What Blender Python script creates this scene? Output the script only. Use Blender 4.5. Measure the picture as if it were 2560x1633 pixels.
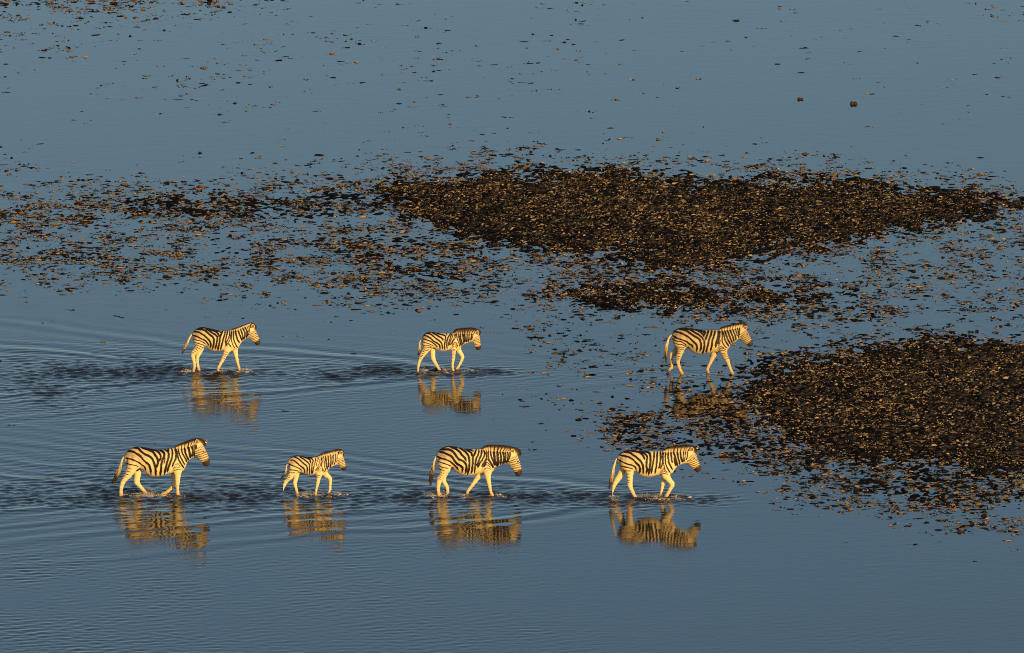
import bpy, math, random
import numpy as np
from mathutils import Vector

# ------------------------------------------------------------------ clean
for o in list(bpy.data.objects):
    bpy.data.objects.remove(o)
scene = bpy.context.scene
COL = scene.collection
RNG = np.random.default_rng(7)
random.seed(7)

# ------------------------------------------------------------------ camera (long lens, high bank / light aircraft)
W0, H0 = 2560.0, 1633.0
FPX = 27000.0                       # focal length in photograph pixels
PITCH = math.radians(11.1)          # depression of the optical axis
ROW_Y = 1238.0                      # image row of the near file of zebras (world Y = 0)
PPM = 97.0                          # photograph pixels per metre there
TH1 = PITCH + math.atan((ROW_Y - H0/2)/FPX)
D1 = FPX/PPM
CAM_H = D1*math.sin(TH1)
CAM_Y = -D1*math.cos(TH1)
cam_data = bpy.data.cameras.new('camera')
cam = bpy.data.objects.new('camera', cam_data)
COL.objects.link(cam)
cam.location = (0, CAM_Y, CAM_H)
cam.rotation_euler = (math.pi/2 - PITCH, 0, 0)
cam_data.sensor_width = 36.0
cam_data.lens = 36.0*FPX/W0
cam_data.clip_start = 1.0
cam_data.clip_end = 20000.0
scene.camera = cam

# ------------------------------------------------------------------ sky and sun
SUN_EL = math.radians(8.5)
SUN_AZ = math.radians(30.0)         # behind the camera, to its right
sun_dir = Vector((math.sin(SUN_AZ)*math.cos(SUN_EL), -math.cos(SUN_AZ)*math.cos(SUN_EL), math.sin(SUN_EL)))
world = bpy.data.worlds.new('World')
scene.world = world
world.use_nodes = True
wn = world.node_tree
wn.nodes.clear()
sky = wn.nodes.new('ShaderNodeTexSky')
sky.sky_type = 'NISHITA'
sky.sun_disc = False
sky.sun_elevation = SUN_EL
sky.sun_rotation = math.pi - SUN_AZ
sky.altitude = 1100
sky.air_density = 1.0
sky.dust_density = 1.5
sky.ozone_density = 1.7
bg = wn.nodes.new('ShaderNodeBackground')
bg.inputs['Strength'].default_value = 0.124
wo = wn.nodes.new('ShaderNodeOutputWorld')
wn.links.new(sky.outputs[0], bg.inputs['Color'])
wn.links.new(bg.outputs[0], wo.inputs['Surface'])

sun_data = bpy.data.lights.new('sun', 'SUN')
sun_data.energy = 5.0
sun_data.angle = math.radians(0.53)
sun_data.color = (1.0, 0.63, 0.21)
sun = bpy.data.objects.new('sun', sun_data)
COL.objects.link(sun)
sun.location = sun_dir*50
sun.rotation_euler = (-sun_dir).to_track_quat('-Z', 'Y').to_euler()

scene.cycles.filter_width = 1.0
scene.view_settings.view_transform = 'Standard'
scene.view_settings.look = 'None'
scene.view_settings.gamma = 1.0
scene.view_settings.exposure = 0.15
scene.view_settings.use_curve_mapping = False

# ------------------------------------------------------------------ helpers
def px_ground(px, py):
    """photograph pixel -> (X, Y) on the water level"""
    px = np.asarray(px, float); py = np.asarray(py, float)
    th = PITCH + np.arctan((py - H0/2)/FPX)
    g = CAM_H/np.tan(th)
    depth = g*np.cos(PITCH) + CAM_H*np.sin(PITCH)
    return (px - W0/2)/FPX*depth, CAM_Y + g

def ground_px(X, Y):
    g = Y - CAM_Y
    depth = g*np.cos(PITCH) + CAM_H*np.sin(PITCH)
    th = np.arctan2(CAM_H, g)
    return W0/2 + X/depth*FPX, H0/2 + np.tan(th - PITCH)*FPX

_LAT = RNG.random((256, 256))
def vnoise(x, y, ox=0):
    x = np.asarray(x, float) + ox*17.3; y = np.asarray(y, float) + ox*9.1
    xi = np.floor(x).astype(int); yi = np.floor(y).astype(int)
    fx = x - xi; fy = y - yi
    fx = fx*fx*(3 - 2*fx); fy = fy*fy*(3 - 2*fy)
    a = _LAT[xi % 256, yi % 256]; b = _LAT[(xi+1) % 256, yi % 256]
    c = _LAT[xi % 256, (yi+1) % 256]; d = _LAT[(xi+1) % 256, (yi+1) % 256]
    return (a*(1-fx) + b*fx)*(1-fy) + (c*(1-fx) + d*fx)*fy

def fbm(x, y, octaves=4, ox=0):
    s = 0.0; a = 0.5; t = 0.0
    for i in range(octaves):
        s = s + a*vnoise(x*2**i, y*2**i, ox + i*3); t += a; a *= 0.55
    return s/t

def sstep(a, b, x):
    t = np.clip((x - a)/(b - a), 0, 1)
    return t*t*(3 - 2*t)

def mesh_np(name, verts, faces, nper, smooth=True, colors=None, attrs=None):
    """verts (n,3); faces (m,nper) int"""
    me = bpy.data.meshes.new(name)
    verts = np.asarray(verts, np.float32); faces = np.asarray(faces, np.int32)
    me.vertices.add(len(verts)); me.vertices.foreach_set('co', verts.ravel())
    me.loops.add(faces.size); me.loops.foreach_set('vertex_index', faces.ravel())
    me.polygons.add(len(faces))
    me.polygons.foreach_set('loop_start', np.arange(0, faces.size, nper, dtype=np.int32))
    me.polygons.foreach_set('loop_total', np.full(len(faces), nper, np.int32))
    me.polygons.foreach_set('use_smooth', np.full(len(faces), smooth))
    if colors is not None:
        at = me.color_attributes.new('coat', 'FLOAT_COLOR', 'POINT')
        c = np.ones((len(verts), 4), np.float32); c[:, :3] = colors
        at.data.foreach_set('color', c.ravel())
    for k, v in (attrs or {}).items():
        at = me.attributes.new(k, 'FLOAT', 'POINT')
        at.data.foreach_set('value', np.asarray(v, np.float32))
    me.update(calc_edges=True)
    me.validate()
    return me

def link(name, me, mat=None, parent=None, loc=None):
    o = bpy.data.objects.new(name, me)
    COL.objects.link(o)
    if mat is not None and not me.materials:
        me.materials.append(mat)
    if parent is not None: o.parent = parent
    if loc is not None: o.location = loc
    return o

def tag(o, label=None, cat=None, group=None, kind=None):
    if label: o['label'] = label
    if cat: o['category'] = cat
    if group: o['group'] = group
    if kind: o['kind'] = kind
    return o

# ------------------------------------------------------------------ materials
def new_mat(name):
    m = bpy.data.materials.new(name); m.use_nodes = True
    nt = m.node_tree; p = nt.nodes['Principled BSDF']
    return m, nt, p

def coat_mat(name, rough=0.6, noise_scale=60, noise_amt=0.18, sheen=0.0, bump=0.0):
    m, nt, p = new_mat(name)
    a = nt.nodes.new('ShaderNodeAttribute'); a.attribute_name = 'coat'
    tc = nt.nodes.new('ShaderNodeTexCoord')
    n = nt.nodes.new('ShaderNodeTexNoise'); n.inputs['Scale'].default_value = noise_scale
    n.inputs['Detail'].default_value = 4
    nt.links.new(tc.outputs['Object'], n.inputs['Vector'])
    mr = nt.nodes.new('ShaderNodeMapRange')
    mr.inputs['From Min'].default_value = 0.25; mr.inputs['From Max'].default_value = 0.75
    mr.inputs['To Min'].default_value = 1 - noise_amt; mr.inputs['To Max'].default_value = 1 + noise_amt*0.5
    nt.links.new(n.outputs['Fac'], mr.inputs['Value'])
    mx = nt.nodes.new('ShaderNodeMixRGB'); mx.blend_type = 'MULTIPLY'; mx.inputs['Fac'].default_value = 1
    nt.links.new(a.outputs['Color'], mx.inputs['Color1']); nt.links.new(mr.outputs[0], mx.inputs['Color2'])
    nt.links.new(mx.outputs[0], p.inputs['Base Color'])
    p.inputs['Roughness'].default_value = rough
    p.inputs['Specular IOR Level'].default_value = 0.25
    if bump:
        b = nt.nodes.new('ShaderNodeBump'); b.inputs['Strength'].default_value = bump; b.inputs['Distance'].default_value = 0.01
        nt.links.new(n.outputs['Fac'], b.inputs['Height']); nt.links.new(b.outputs[0], p.inputs['Normal'])
    return m

def flat_mat(name, col, rough=0.5, spec=0.4, nscale=40, namt=0.3):
    m, nt, p = new_mat(name)
    tc = nt.nodes.new('ShaderNodeTexCoord')
    n = nt.nodes.new('ShaderNodeTexNoise'); n.inputs['Scale'].default_value = nscale
    nt.links.new(tc.outputs['Object'], n.inputs['Vector'])
    r = nt.nodes.new('ShaderNodeValToRGB')
    r.color_ramp.elements[0].position = 0.3; r.color_ramp.elements[1].position = 0.7
    r.color_ramp.elements[0].color = (*[c*(1-namt) for c in col], 1)
    r.color_ramp.elements[1].color = (*[min(1, c*(1+namt)) for c in col], 1)
    nt.links.new(n.outputs['Fac'], r.inputs['Fac']); nt.links.new(r.outputs[0], p.inputs['Base Color'])
    p.inputs['Roughness'].default_value = rough; p.inputs['Specular IOR Level'].default_value = spec
    return m

M_COAT = coat_mat('zebra_coat', 0.62, 45, 0.14)
M_HAIR = coat_mat('zebra_hair', 0.7, 80, 0.35)
M_EYE = flat_mat('zebra_eye', (0.012, 0.008, 0.006), 0.12, 0.5)
M_HOOF = flat_mat('zebra_hoof', (0.045, 0.035, 0.028), 0.45, 0.4)
M_MUD = coat_mat('dry_mud', 0.95, 35, 0.45, bump=0.6)
M_MUD.node_tree.nodes['Principled BSDF'].inputs['Specular IOR Level'].default_value = 0.03

# ------------------------------------------------------------------ the seven zebras: side-view measurements of each animal
# fx, fy, s: origin and scale of the measuring frame; xm, yf: mid-line and water line in that frame
def S(txt):
    """stripes: one per ';' as 'w x,y x,y ...'"""
    out = []
    for t in txt.split(';'):
        t = t.split()
        if t: out.append((float(t[0]), [tuple(float(v) for v in p.split(',')) for p in t[1:]]))
    return out
def Q(txt):
    return [tuple(float(v) for v in p.split(',')) for p in txt.split()]

Z = {}
Z['trailing_adult'] = dict(fx=260, fy=1070, s=8.027, xm=1000, yf=1340,
 top=Q('403,585 420,540 470,470 540,415 620,386 700,379 800,390 900,408 1000,428 1100,436 1200,430 1300,414'),
 bottom=Q('405,630 430,730 470,790 600,830 750,825 800,870 880,930 950,966 1050,976 1150,961 1250,930 1340,905 1430,895 1540,885'),
 neck=[((1400,403),(1610,840)),((1500,402),(1645,765)),((1600,395),(1692,668)),((1700,368),(1757,612)),((1800,328),(1822,582))],
 head=[((1885,262),(1830,470)),((1985,325),(1852,562)),((2045,430),(1900,622)),((2088,540),(1950,682)),((2118,625),(1992,730)),((2128,690),(2008,765)),((2100,760),(2045,773))],
 near_hind=Q('590,740,125 545,850,92 488,945,72 415,1028,58 376,1105,44 350,1200,36 342,1290,36 345,1345,40'),
 far_hind=Q('680,820,80 672,940,66 656,1040,60 652,1085,54 700,1150,42 765,1225,36 820,1290,36 850,1335,36'),
 near_fore=Q('1490,760,110 1484,880,76 1484,960,58 1480,1040,50 1478,1110,42 1478,1200,30 1480,1290,32 1486,1345,36'),
 far_fore=Q('1395,850,64 1400,960,52 1408,1060,42 1410,1140,40 1350,1210,36 1270,1280,33 1190,1322,32 1140,1342,32'),
 lift=('far_fore',),
 mane=Q('1395,402 1480,335 1560,295 1640,268 1720,235 1800,210 1880,198 1950,205 2010,240 2045,290 2050,365'),
 eye=(1998,478), ears=[((1885,345),(1868,222),26),((2040,300),(2066,236),18)],
 tail=Q('404,575,16 370,645,18 342,750,24 310,850,32 268,940,44 222,1035,42 168,1118,20'), tuft=0.5,
 stripes=S('''30 462,472 560,470 650,510 740,570 800,640 850,690 910,740 940,820 955,935;34 560,402 680,402 750,470 830,530 920,570 985,630 1018,720 1042,810 1050,970;
 36 740,385 850,420 950,460 1010,510 1060,580 1092,650 1085,730 1058,812;30 870,405 1000,440 1080,470 1130,520 1150,580 1130,670;34 1100,440 1180,470 1225,540 1190,640 1160,750 1150,870 1135,955;
 32 1215,432 1290,480 1310,560 1280,680 1250,800 1215,932;14 1242,600 1215,720;24 1290,420 1312,500;28 1360,410 1385,500 1370,600 1330,720 1292,830 1275,890;24 1430,402 1450,500 1450,610 1410,700 1380,780;
 22 1434,402 1472,500 1502,620 1560,730 1612,812;20 1492,402 1512,500 1562,620 1632,742;22 1560,400 1580,500 1640,620 1672,692;28 1622,390 1642,500 1692,620 1702,652;36 1690,372 1722,480 1742,600;
 20 1742,350 1782,450 1772,580;18 1792,340 1794,450 1792,570;18 1832,330 1832,430 1817,580;16 1862,340 1862,420 1847,512;18 415,600 520,620 640,660 730,710 780,750 830,790 845,860;14 440,705 540,735 640,755 705,782;
 10 460,800 570,832;8 1400,860 1480,830 1552,842;8 1390,820 1460,780 1532,802;8 1440,750 1490,715 1545,785;9 352,1022 420,1000;9 380,972 440,960;9 462,870 540,886;9 432,920 522,950;30 655,880 740,822'''),
 brown=S('16 430,545 560,548 680,595 790,690;12 440,500 560,505;14 690,500 800,570 900,640;12 850,480 950,530'))

Z['foal'] = dict(mane_dark=0.9, fx=680, fy=1100, s=9.6, xm=800, yf=1314,
 top=Q('374,565 385,500 430,440 500,396 570,373 650,375 750,395 850,412 950,416 1050,408'),
 bottom=Q('375,600 390,680 410,750 480,790 600,785 690,778 760,800 850,828 930,836 1010,826 1080,815 1200,850'),
 neck=[((1100,402),(1290,830)),((1160,390),(1330,755)),((1250,362),(1375,690)),((1350,335),(1435,648)),((1450,312),(1500,615)),((1530,300),(1555,592))],
 head=[((1610,275),(1570,540)),((1695,370),(1585,612)),((1740,470),(1640,662)),((1765,560),(1675,705)),((1787,632),(1690,725)),((1793,690),(1705,738)),((1760,735),(1725,742))],
 near_hind=Q('530,680,125 500,785,90 435,885,68 342,985,50 297,1080,38 257,1180,31 224,1270,28 215,1325,29'),
 far_hind=Q('600,750,75 586,850,62 566,950,55 546,1030,50 556,1100,38 585,1200,34 605,1280,33 612,1312,34'),
 near_fore=Q('1140,720,98 1130,850,63 1115,940,46 1100,1030,40 1084,1110,32 1062,1200,28 1052,1290,30 1050,1322,30'),
 far_fore=Q('1255,790,85 1312,848,60 1376,898,48 1400,950,42 1398,1040,33 1393,1120,30 1394,1180,30 1372,1235,27 1356,1272,25'),
 lift=('far_fore',),
 mane=Q('1075,402 1150,345 1220,302 1320,280 1420,255 1520,225 1600,210 1660,218 1710,248 1738,310 1728,372'),
 eye=(1697,500), ears=[((1652,375),(1680,254),30)],
 tail=Q('368,580,13 345,650,15 348,720,18 330,790,24 290,860,28 222,925,16'), tuft=0.5,
 stripes=S('''22 430,490 520,490 600,550 680,620 760,680 790,740 790,800;24 530,420 600,430 680,490 760,560 830,620 855,690 850,750 845,815;22 660,400 760,460 850,530 900,590 910,680 905,790 900,825;
 26 740,400 850,440 910,480 935,560;20 900,430 960,460 990,500 970,570 960,700 950,815;18 1060,420 1040,530 1010,640 990,740 975,810;18 430,440 570,385 700,395 860,420 980,430;14 1120,420 1140,520 1110,640 1040,740;
 12 1100,420 1082,540 1062,640;14 1180,420 1180,530 1160,630 1080,740;14 1200,400 1210,520 1195,590 1220,690 1280,780;16 1240,390 1255,520 1270,640 1300,760;24 1290,380 1300,520 1320,640 1330,720;24 1350,370 1360,500 1365,600 1350,660;
 22 1410,350 1420,480 1410,610 1390,670;20 1470,340 1470,480 1450,600;18 1530,330 1530,440 1510,560 1490,600;10 1570,340 1570,430 1550,540;18 390,570 480,610 580,650 690,705 725,750;12 390,640 440,660;14 420,710 520,725 600,735 640,760;
 12 415,785 500,795 560,785;18 635,778 685,775;9 400,850 450,880;10 370,880 440,910;10 340,920 400,950;9 320,950 370,975;8 1100,760 1180,690 1230,740;8 1150,770 1200,720 1240,780;8 1080,860 1170,850;8 1080,900 1150,892;30 1600,290 1612,350'''),
 brown=S('12 440,525 560,590;12 1080,700 1130,640'))

Z['low_head_adult'] = dict(fx=1050, fy=1090, s=8.6, xm=1000, yf=1270,
 top=Q('344,450 370,370 400,312 460,266 540,232 620,221 700,226 800,240 900,262 1000,280 1100,285 1200,282 1290,278'),
 bottom=Q('345,480 375,560 410,640 450,715 600,725 690,690 760,750 830,800 920,835 1020,845 1120,838 1220,815 1340,802 1440,810'),
 neck=[((1340,288),(1570,760)),((1430,298),(1610,680)),((1550,318),(1655,662)),((1680,325),(1722,634)),((1800,330),(1802,604)),((1895,330),(1882,590))],
 head=[((1975,300),(1910,560)),((2085,390),(1932,652)),((2135,510),(1985,722)),((2160,620),(2030,790)),((2187,720),(2055,838)),((2190,800),(2075,862)),((2150,865),(2105,875))],
 near_hind=Q('520,600,140 540,715,108 500,815,76 432,915,68 406,990,52 393,1080,40 392,1170,36 405,1250,41 420,1280,43'),
 far_hind=Q('540,800,70 502,890,54 502,960,48 545,1040,42 580,1090,36 590,1140,34 594,1195,34 582,1245,34'),
 near_fore=Q('1455,690,118 1455,805,77 1462,900,58 1480,1000,45 1498,1080,38 1510,1160,31 1530,1230,32 1552,1275,36'),
 far_fore=Q('1300,785,72 1250,880,58 1186,970,46 1122,1060,38 1060,1140,32 1022,1200,31 1008,1268,26'),
 lift=('far_hind',),
 mane=Q('1310,278 1380,215 1450,186 1550,180 1650,182 1750,188 1850,196 1950,212 2040,236 2120,270 2172,320 2188,370 2168,432'),
 eye=(2100,545), ears=[((2010,385),(1968,274),30)],
 tail=Q('346,440,15 326,490,18 305,560,24 285,650,32 260,760,44 245,870,44 235,980,36 225,1070,14'), tuft=0.42,
 stripes=S('''16 400,305 480,260 600,232 720,245 820,258;38 420,300 540,290 640,300 720,350 780,430 830,500 920,540 985,600 1000,680 985,780 965,802;38 390,330 500,360 600,400 690,450 740,530 800,600 880,650 920,700 905,780;38 640,235 760,275 850,340 900,410 960,470 1000,542;
 24 350,430 450,480 560,510 660,560 740,630 800,690 835,740;16 370,550 470,580 580,610 680,660;14 410,630 490,680 610,695;12 430,710 530,755;34 840,260 920,300 1000,370 1050,450 1065,560 1060,680 1030,800 1020,835;32 960,270 1050,330 1110,370 1110,440;20 1000,280 1090,300 1150,330;
 30 1210,290 1180,380 1140,460 1135,580 1125,700 1100,810;26 1270,285 1260,380 1210,500 1190,620 1170,800;28 1330,290 1320,400 1270,520 1225,650;24 1370,300 1390,400 1350,500 1280,600 1240,690;18 1420,310 1430,460 1380,560 1320,660;14 1450,480 1400,580 1340,680;14 1440,560 1400,630 1370,670;
 20 1470,310 1470,470 1530,580 1590,690;12 1450,500 1510,590 1570,700;26 1520,320 1530,430 1580,560 1600,640;40 1590,325 1600,450 1620,560 1640,640;44 1660,325 1670,450 1680,560 1660,650;34 1720,330 1740,450 1740,560 1720,620;30 1780,330 1800,440 1800,540 1770,610;
 22 1832,335 1842,430 1832,540 1812,590;22 1882,335 1892,430 1872,540 1852,590;20 1932,340 1932,430 1907,530 1892,580;10 1360,650 1440,570 1520,650;10 1370,680 1440,620 1530,690;9 1380,720 1450,690 1530,720;9 420,830 480,850;9 400,880 460,890;9 390,920 450,930;9 450,790 520,810;26 670,700 720,690'''),
 brown=S('16 380,395 480,425 600,460 680,520;14 370,480 480,520 600,560;12 390,590 500,630;14 480,320 600,345 690,395'))

Z['leading_adult'] = dict(fx=1500, fy=1090, s=8.532, xm=1000, yf=1300,
 top=Q('358,475 390,410 440,360 520,322 620,302 720,300 850,308 1000,320 1150,323 1290,323'),
 bottom=Q('365,520 390,600 450,680 540,740 700,735 770,760 830,820 920,860 1020,871 1120,860 1230,832 1290,830 1400,835'),
 neck=[((1340,325),(1540,790)),((1430,330),(1580,735)),((1520,335),(1635,660)),((1620,335),(1702,618)),((1730,330),(1772,592)),((1830,318),(1838,582))],
 head=[((1905,285),(1845,555)),((2030,370),(1892,622)),((2080,480),(1950,682)),((2112,570),(1988,712)),((2148,650),(2022,745)),((2155,710),(2050,765)),((2120,762),(2080,772))],
 near_hind=Q('570,600,140 620,695,100 636,800,74 635,900,62 632,990,58 636,1050,54 660,1120,42 700,1210,36 740,1282,35 758,1306,34'),
 far_hind=Q('470,750,75 430,850,68 366,930,61 326,1000,50 290,1080,40 258,1160,36 240,1230,34 250,1292,37'),
 near_fore=Q('1395,730,118 1402,845,85 1462,930,60 1530,1010,54 1535,1060,46 1496,1130,38 1456,1210,35 1420,1272,35 1398,1300,35'),
 far_fore=Q('1380,850,70 1360,940,48 1342,1020,42 1328,1100,34 1312,1190,30 1300,1268,32 1298,1300,32'),
 lift=('near_fore',),
 mane=Q('1365,318 1420,245 1500,215 1600,200 1700,188 1800,182 1900,182 1980,200 2050,245 2072,300 2055,350'),
 eye=(2003,477), ears=[((1945,345),(1962,234),32),((2065,275),(2096,216),16)],
 tail=Q('357,475,14 330,540,18 300,640,26 275,760,34 255,880,38 225,1000,34 192,1125,14'), tuft=0.62,
 stripes=S('''16 390,420 480,345 620,312 760,310;32 420,410 520,430 620,460 700,510 770,580 830,640 850,720 830,800;34 500,350 620,355 720,420 800,480 870,550 910,640 920,740 915,802;32 640,320 740,330 850,360 920,430 950,512;32 840,320 940,370 1000,440 990,540 985,640 1000,720 980,812;
 34 930,325 1040,360 1065,420 1075,520 1060,640 1045,760 1030,842;30 1150,325 1150,430 1130,560 1110,680 1085,802;28 1220,325 1215,450 1205,580 1185,720 1165,802;26 1290,325 1285,450 1275,580 1250,702;18 1340,330 1320,450 1330,580 1280,700;14 1365,330 1350,480 1355,620 1390,720;
 20 1400,340 1390,480 1400,600 1440,700 1500,790;26 1450,340 1450,480 1480,600 1540,722;26 1510,340 1520,480 1540,572;22 1580,450 1590,560 1620,642;30 1560,330 1600,450 1630,560 1650,642;28 1640,330 1660,450 1690,560 1690,612;28 1710,330 1720,440 1750,562;
 16 1780,320 1770,440 1770,562;16 1822,320 1812,440 1792,562;16 1862,330 1862,420 1832,522;22 370,490 460,550 580,600 680,630 750,670 770,740;16 430,640 530,665 620,680 700,715;12 500,740 580,750 660,745;9 550,815 650,815;8 570,880 640,885;8 570,950 640,945;8 580,990 630,985;
 10 1280,770 1350,725 1440,770;8 1280,800 1360,760 1450,800;8 1280,720 1340,680 1390,740;8 1290,830 1370,800 1450,835;30 1880,250 1890,320'''),
 brown=S('14 380,450 500,500 620,545 720,600;12 400,580 520,630 640,655;12 560,390 660,425 760,500'))

Z['swung_tail_adult'] = dict(fx=440, fy=790, s=9.6, xm=950, yf=1312,
 top=Q('388,450 410,398 470,332 550,286 640,268 720,278 820,300 920,325 1020,345 1120,350 1250,350'),
 bottom=Q('395,500 430,600 460,670 490,720 600,740 720,725 760,780 850,825 950,841 1060,838 1150,826 1250,842 1360,835'),
 neck=[((1320,350),(1490,770)),((1400,345),(1540,685)),((1480,322),(1592,615)),((1570,285),(1652,568)),((1650,252),(1708,530)),((1720,225),(1745,524))],
 head=[((1805,210),(1750,490)),((1900,320),(1792,572)),((1960,430),(1850,622)),((1992,520),(1888,652)),((2025,590),(1912,688)),((2025,655),(1930,702)),((2000,692),(1965,708))],
 near_hind=Q('560,600,140 572,712,100 512,805,75 428,885,66 406,950,50 425,1040,42 440,1120,36 446,1200,34 436,1250,32 425,1300,30'),
 far_hind=Q('600,790,68 560,880,55 520,960,46 508,1040,38 512,1120,34 525,1210,33 545,1280,36 556,1305,36'),
 near_fore=Q('1270,690,112 1240,805,80 1196,900,61 1146,1000,50 1110,1080,40 1066,1160,34 1026,1230,33 1008,1298,28 1004,1326,28'),
 far_fore=Q('1410,770,78 1422,860,60 1440,950,47 1462,1050,38 1485,1150,31 1508,1240,32 1528,1302,34'),
 lift=(),
 mane=Q('1330,346 1380,302 1450,280 1550,240 1650,205 1740,175 1800,155 1860,168 1910,208 1942,262 1925,315'),
 eye=(1907,428), ears=[((1838,315),(1860,188),32),((1795,205),(1803,148),22)],
 tail=Q('390,435,14 350,490,20 310,570,26 270,660,30 230,735,30 192,812,26 150,915,8'), tuft=0.62,
 stripes=S('''18 420,385 520,310 640,285 760,300 880,330 1000,350;30 430,390 540,385 620,430 700,480 770,550 830,620 845,700 825,772;38 520,330 640,325 740,380 820,450 890,510 920,570 910,660 900,740 870,802;34 700,300 800,350 880,410 960,460 1000,520 990,620 970,720 945,802;34 760,300 900,350 1000,410 1035,460 1030,502;
 20 950,345 1040,375 1090,400;34 1130,355 1090,450 1060,560 1050,660 1020,760 1010,832;28 1190,355 1175,450 1140,560 1110,680 1085,770 1080,822;24 1240,355 1230,450 1200,560 1190,652;20 1290,360 1290,470 1250,570 1190,692;16 1340,360 1320,480 1290,600 1200,712;16 1350,360 1345,480 1340,590 1370,690 1420,782;
 22 1390,355 1390,470 1400,590 1440,690 1480,762;30 1430,345 1450,450 1480,560 1530,652;30 1490,340 1530,440 1570,540 1590,592;24 1550,310 1590,410 1610,510 1620,572;24 1600,280 1650,380 1660,460 1640,562;24 1652,270 1702,360 1702,450 1692,532;14 1702,250 1742,340 1732,440 1712,512;12 1742,240 1772,330 1762,430 1742,492;
 24 390,460 500,490 600,540 700,590 770,660 780,720;16 405,555 500,580 600,605 680,650 720,680;13 445,640 540,660 640,690 690,720;11 475,690 560,720 660,770;10 480,740 570,790 620,800;10 470,780 530,830;9 430,830 500,870;9 380,860 450,900;8 350,900 400,920;10 1190,740 1270,690 1340,770;10 1190,710 1270,660 1330,730;
 8 1180,860 1260,890;8 1150,910 1240,940;8 1130,960 1220,990;8 1110,1000 1180,1030;34 1790,215 1800,290'''),
 brown=S('10 410,430 520,440 620,490 720,560;9 400,520 520,545 640,590;9 430,610 560,635;8 660,420 760,490 860,590'))

Z['fuzzy_mane_yearling'] = dict(mane_dark=0.7, fx=1020, fy=800, s=10.241, xm=850, yf=1298,
 top=Q('342,520 370,440 410,372 470,328 560,306 660,315 760,330 860,340 960,341 1080,340'),
 bottom=Q('350,560 370,640 385,695 450,725 600,715 690,740 760,770 850,790 930,788 1020,775 1110,755 1200,770'),
 neck=[((1150,345),(1330,735)),((1230,350),(1365,685)),((1330,352),(1432,625)),((1430,352),(1492,598)),((1540,346),(1562,570)),((1620,345),(1618,552))],
 head=[((1705,325),(1640,535)),((1818,390),(1660,612)),((1846,500),(1702,682)),((1857,600),(1735,730)),((1868,670),(1753,755)),((1862,730),(1775,772)),((1840,765),(1800,776))],
 near_hind=Q('500,600,135 490,705,100 440,800,77 370,890,67 326,970,54 296,1060,38 270,1150,33 255,1240,30 252,1298,30'),
 far_hind=Q('630,730,72 632,830,62 635,920,58 640,980,56 675,1060,46 725,1150,38 775,1230,34 805,1280,34'),
 near_fore=Q('1190,630,106 1178,735,70 1168,840,50 1162,940,45 1155,1020,38 1142,1110,31 1138,1200,30 1150,1276,33 1160,1306,34'),
 far_fore=Q('1270,710,82 1310,800,60 1366,880,48 1396,945,42 1376,1020,38 1336,1110,33 1292,1195,30 1262,1235,29 1225,1255,27'),
 lift=('far_fore',),
 mane=Q('1135,342 1190,252 1260,212 1360,200 1460,190 1560,185 1660,185 1740,208 1800,230 1850,268 1878,312 1850,368'),
 eye=(1792,507), ears=[((1738,405),(1798,260),34)],
 tail=Q('344,510,14 312,550,18 297,620,26 300,710,30 300,790,34 280,860,28 255,905,12'), tuft=0.55,
 stripes=S('''16 380,440 460,345 560,320 680,325 800,335;28 410,400 500,420 590,480 660,550 740,590 800,640 820,700 815,757;28 480,350 580,365 650,420 720,480 810,540 860,600 880,680 880,752;30 620,330 720,380 800,430 880,480 905,542;26 700,325 820,370 920,395 965,430 955,530 940,640 940,762;
 20 990,340 1000,400;24 1090,345 1030,450 1000,550 995,650 1005,742;22 1120,350 1090,450 1050,560 1040,662;16 1160,360 1130,460 1080,570 1070,642;14 1190,360 1180,460 1120,570 1090,642;14 1210,350 1220,450 1150,560 1110,622;18 1240,350 1260,470 1290,560 1330,682;22 1290,350 1310,460 1340,580 1370,672;
 26 1340,345 1350,460 1380,570 1400,642;28 1400,345 1410,450 1430,560 1430,612;30 1452,345 1457,450 1462,562;28 1512,345 1512,450 1502,572;26 1567,345 1562,450 1542,562;22 1632,345 1622,430 1592,532;16 1672,345 1662,420 1622,512;20 370,470 470,510 580,550 680,620 745,680 740,712;16 365,560 460,590 560,620 640,662;
 12 380,645 470,665 560,665 610,710;10 390,700 470,720 560,700 600,740;12 390,750 470,780 540,760;12 380,800 450,830;12 350,850 420,880;10 320,890 390,920;10 300,930 370,950;8 290,970 350,1000;12 1120,640 1220,570 1280,680;10 1120,670 1210,610 1270,700;10 1130,710 1210,660 1250,730;8 1130,770 1220,760;8 1135,800 1220,790;
 8 1140,850 1200,840;8 1140,900 1190,890;8 1140,960 1190,950;36 1705,265 1715,345;22 640,722 700,728'''),
 brown=S('10 390,425 500,455;9 400,520 520,560 620,600'))

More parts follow.
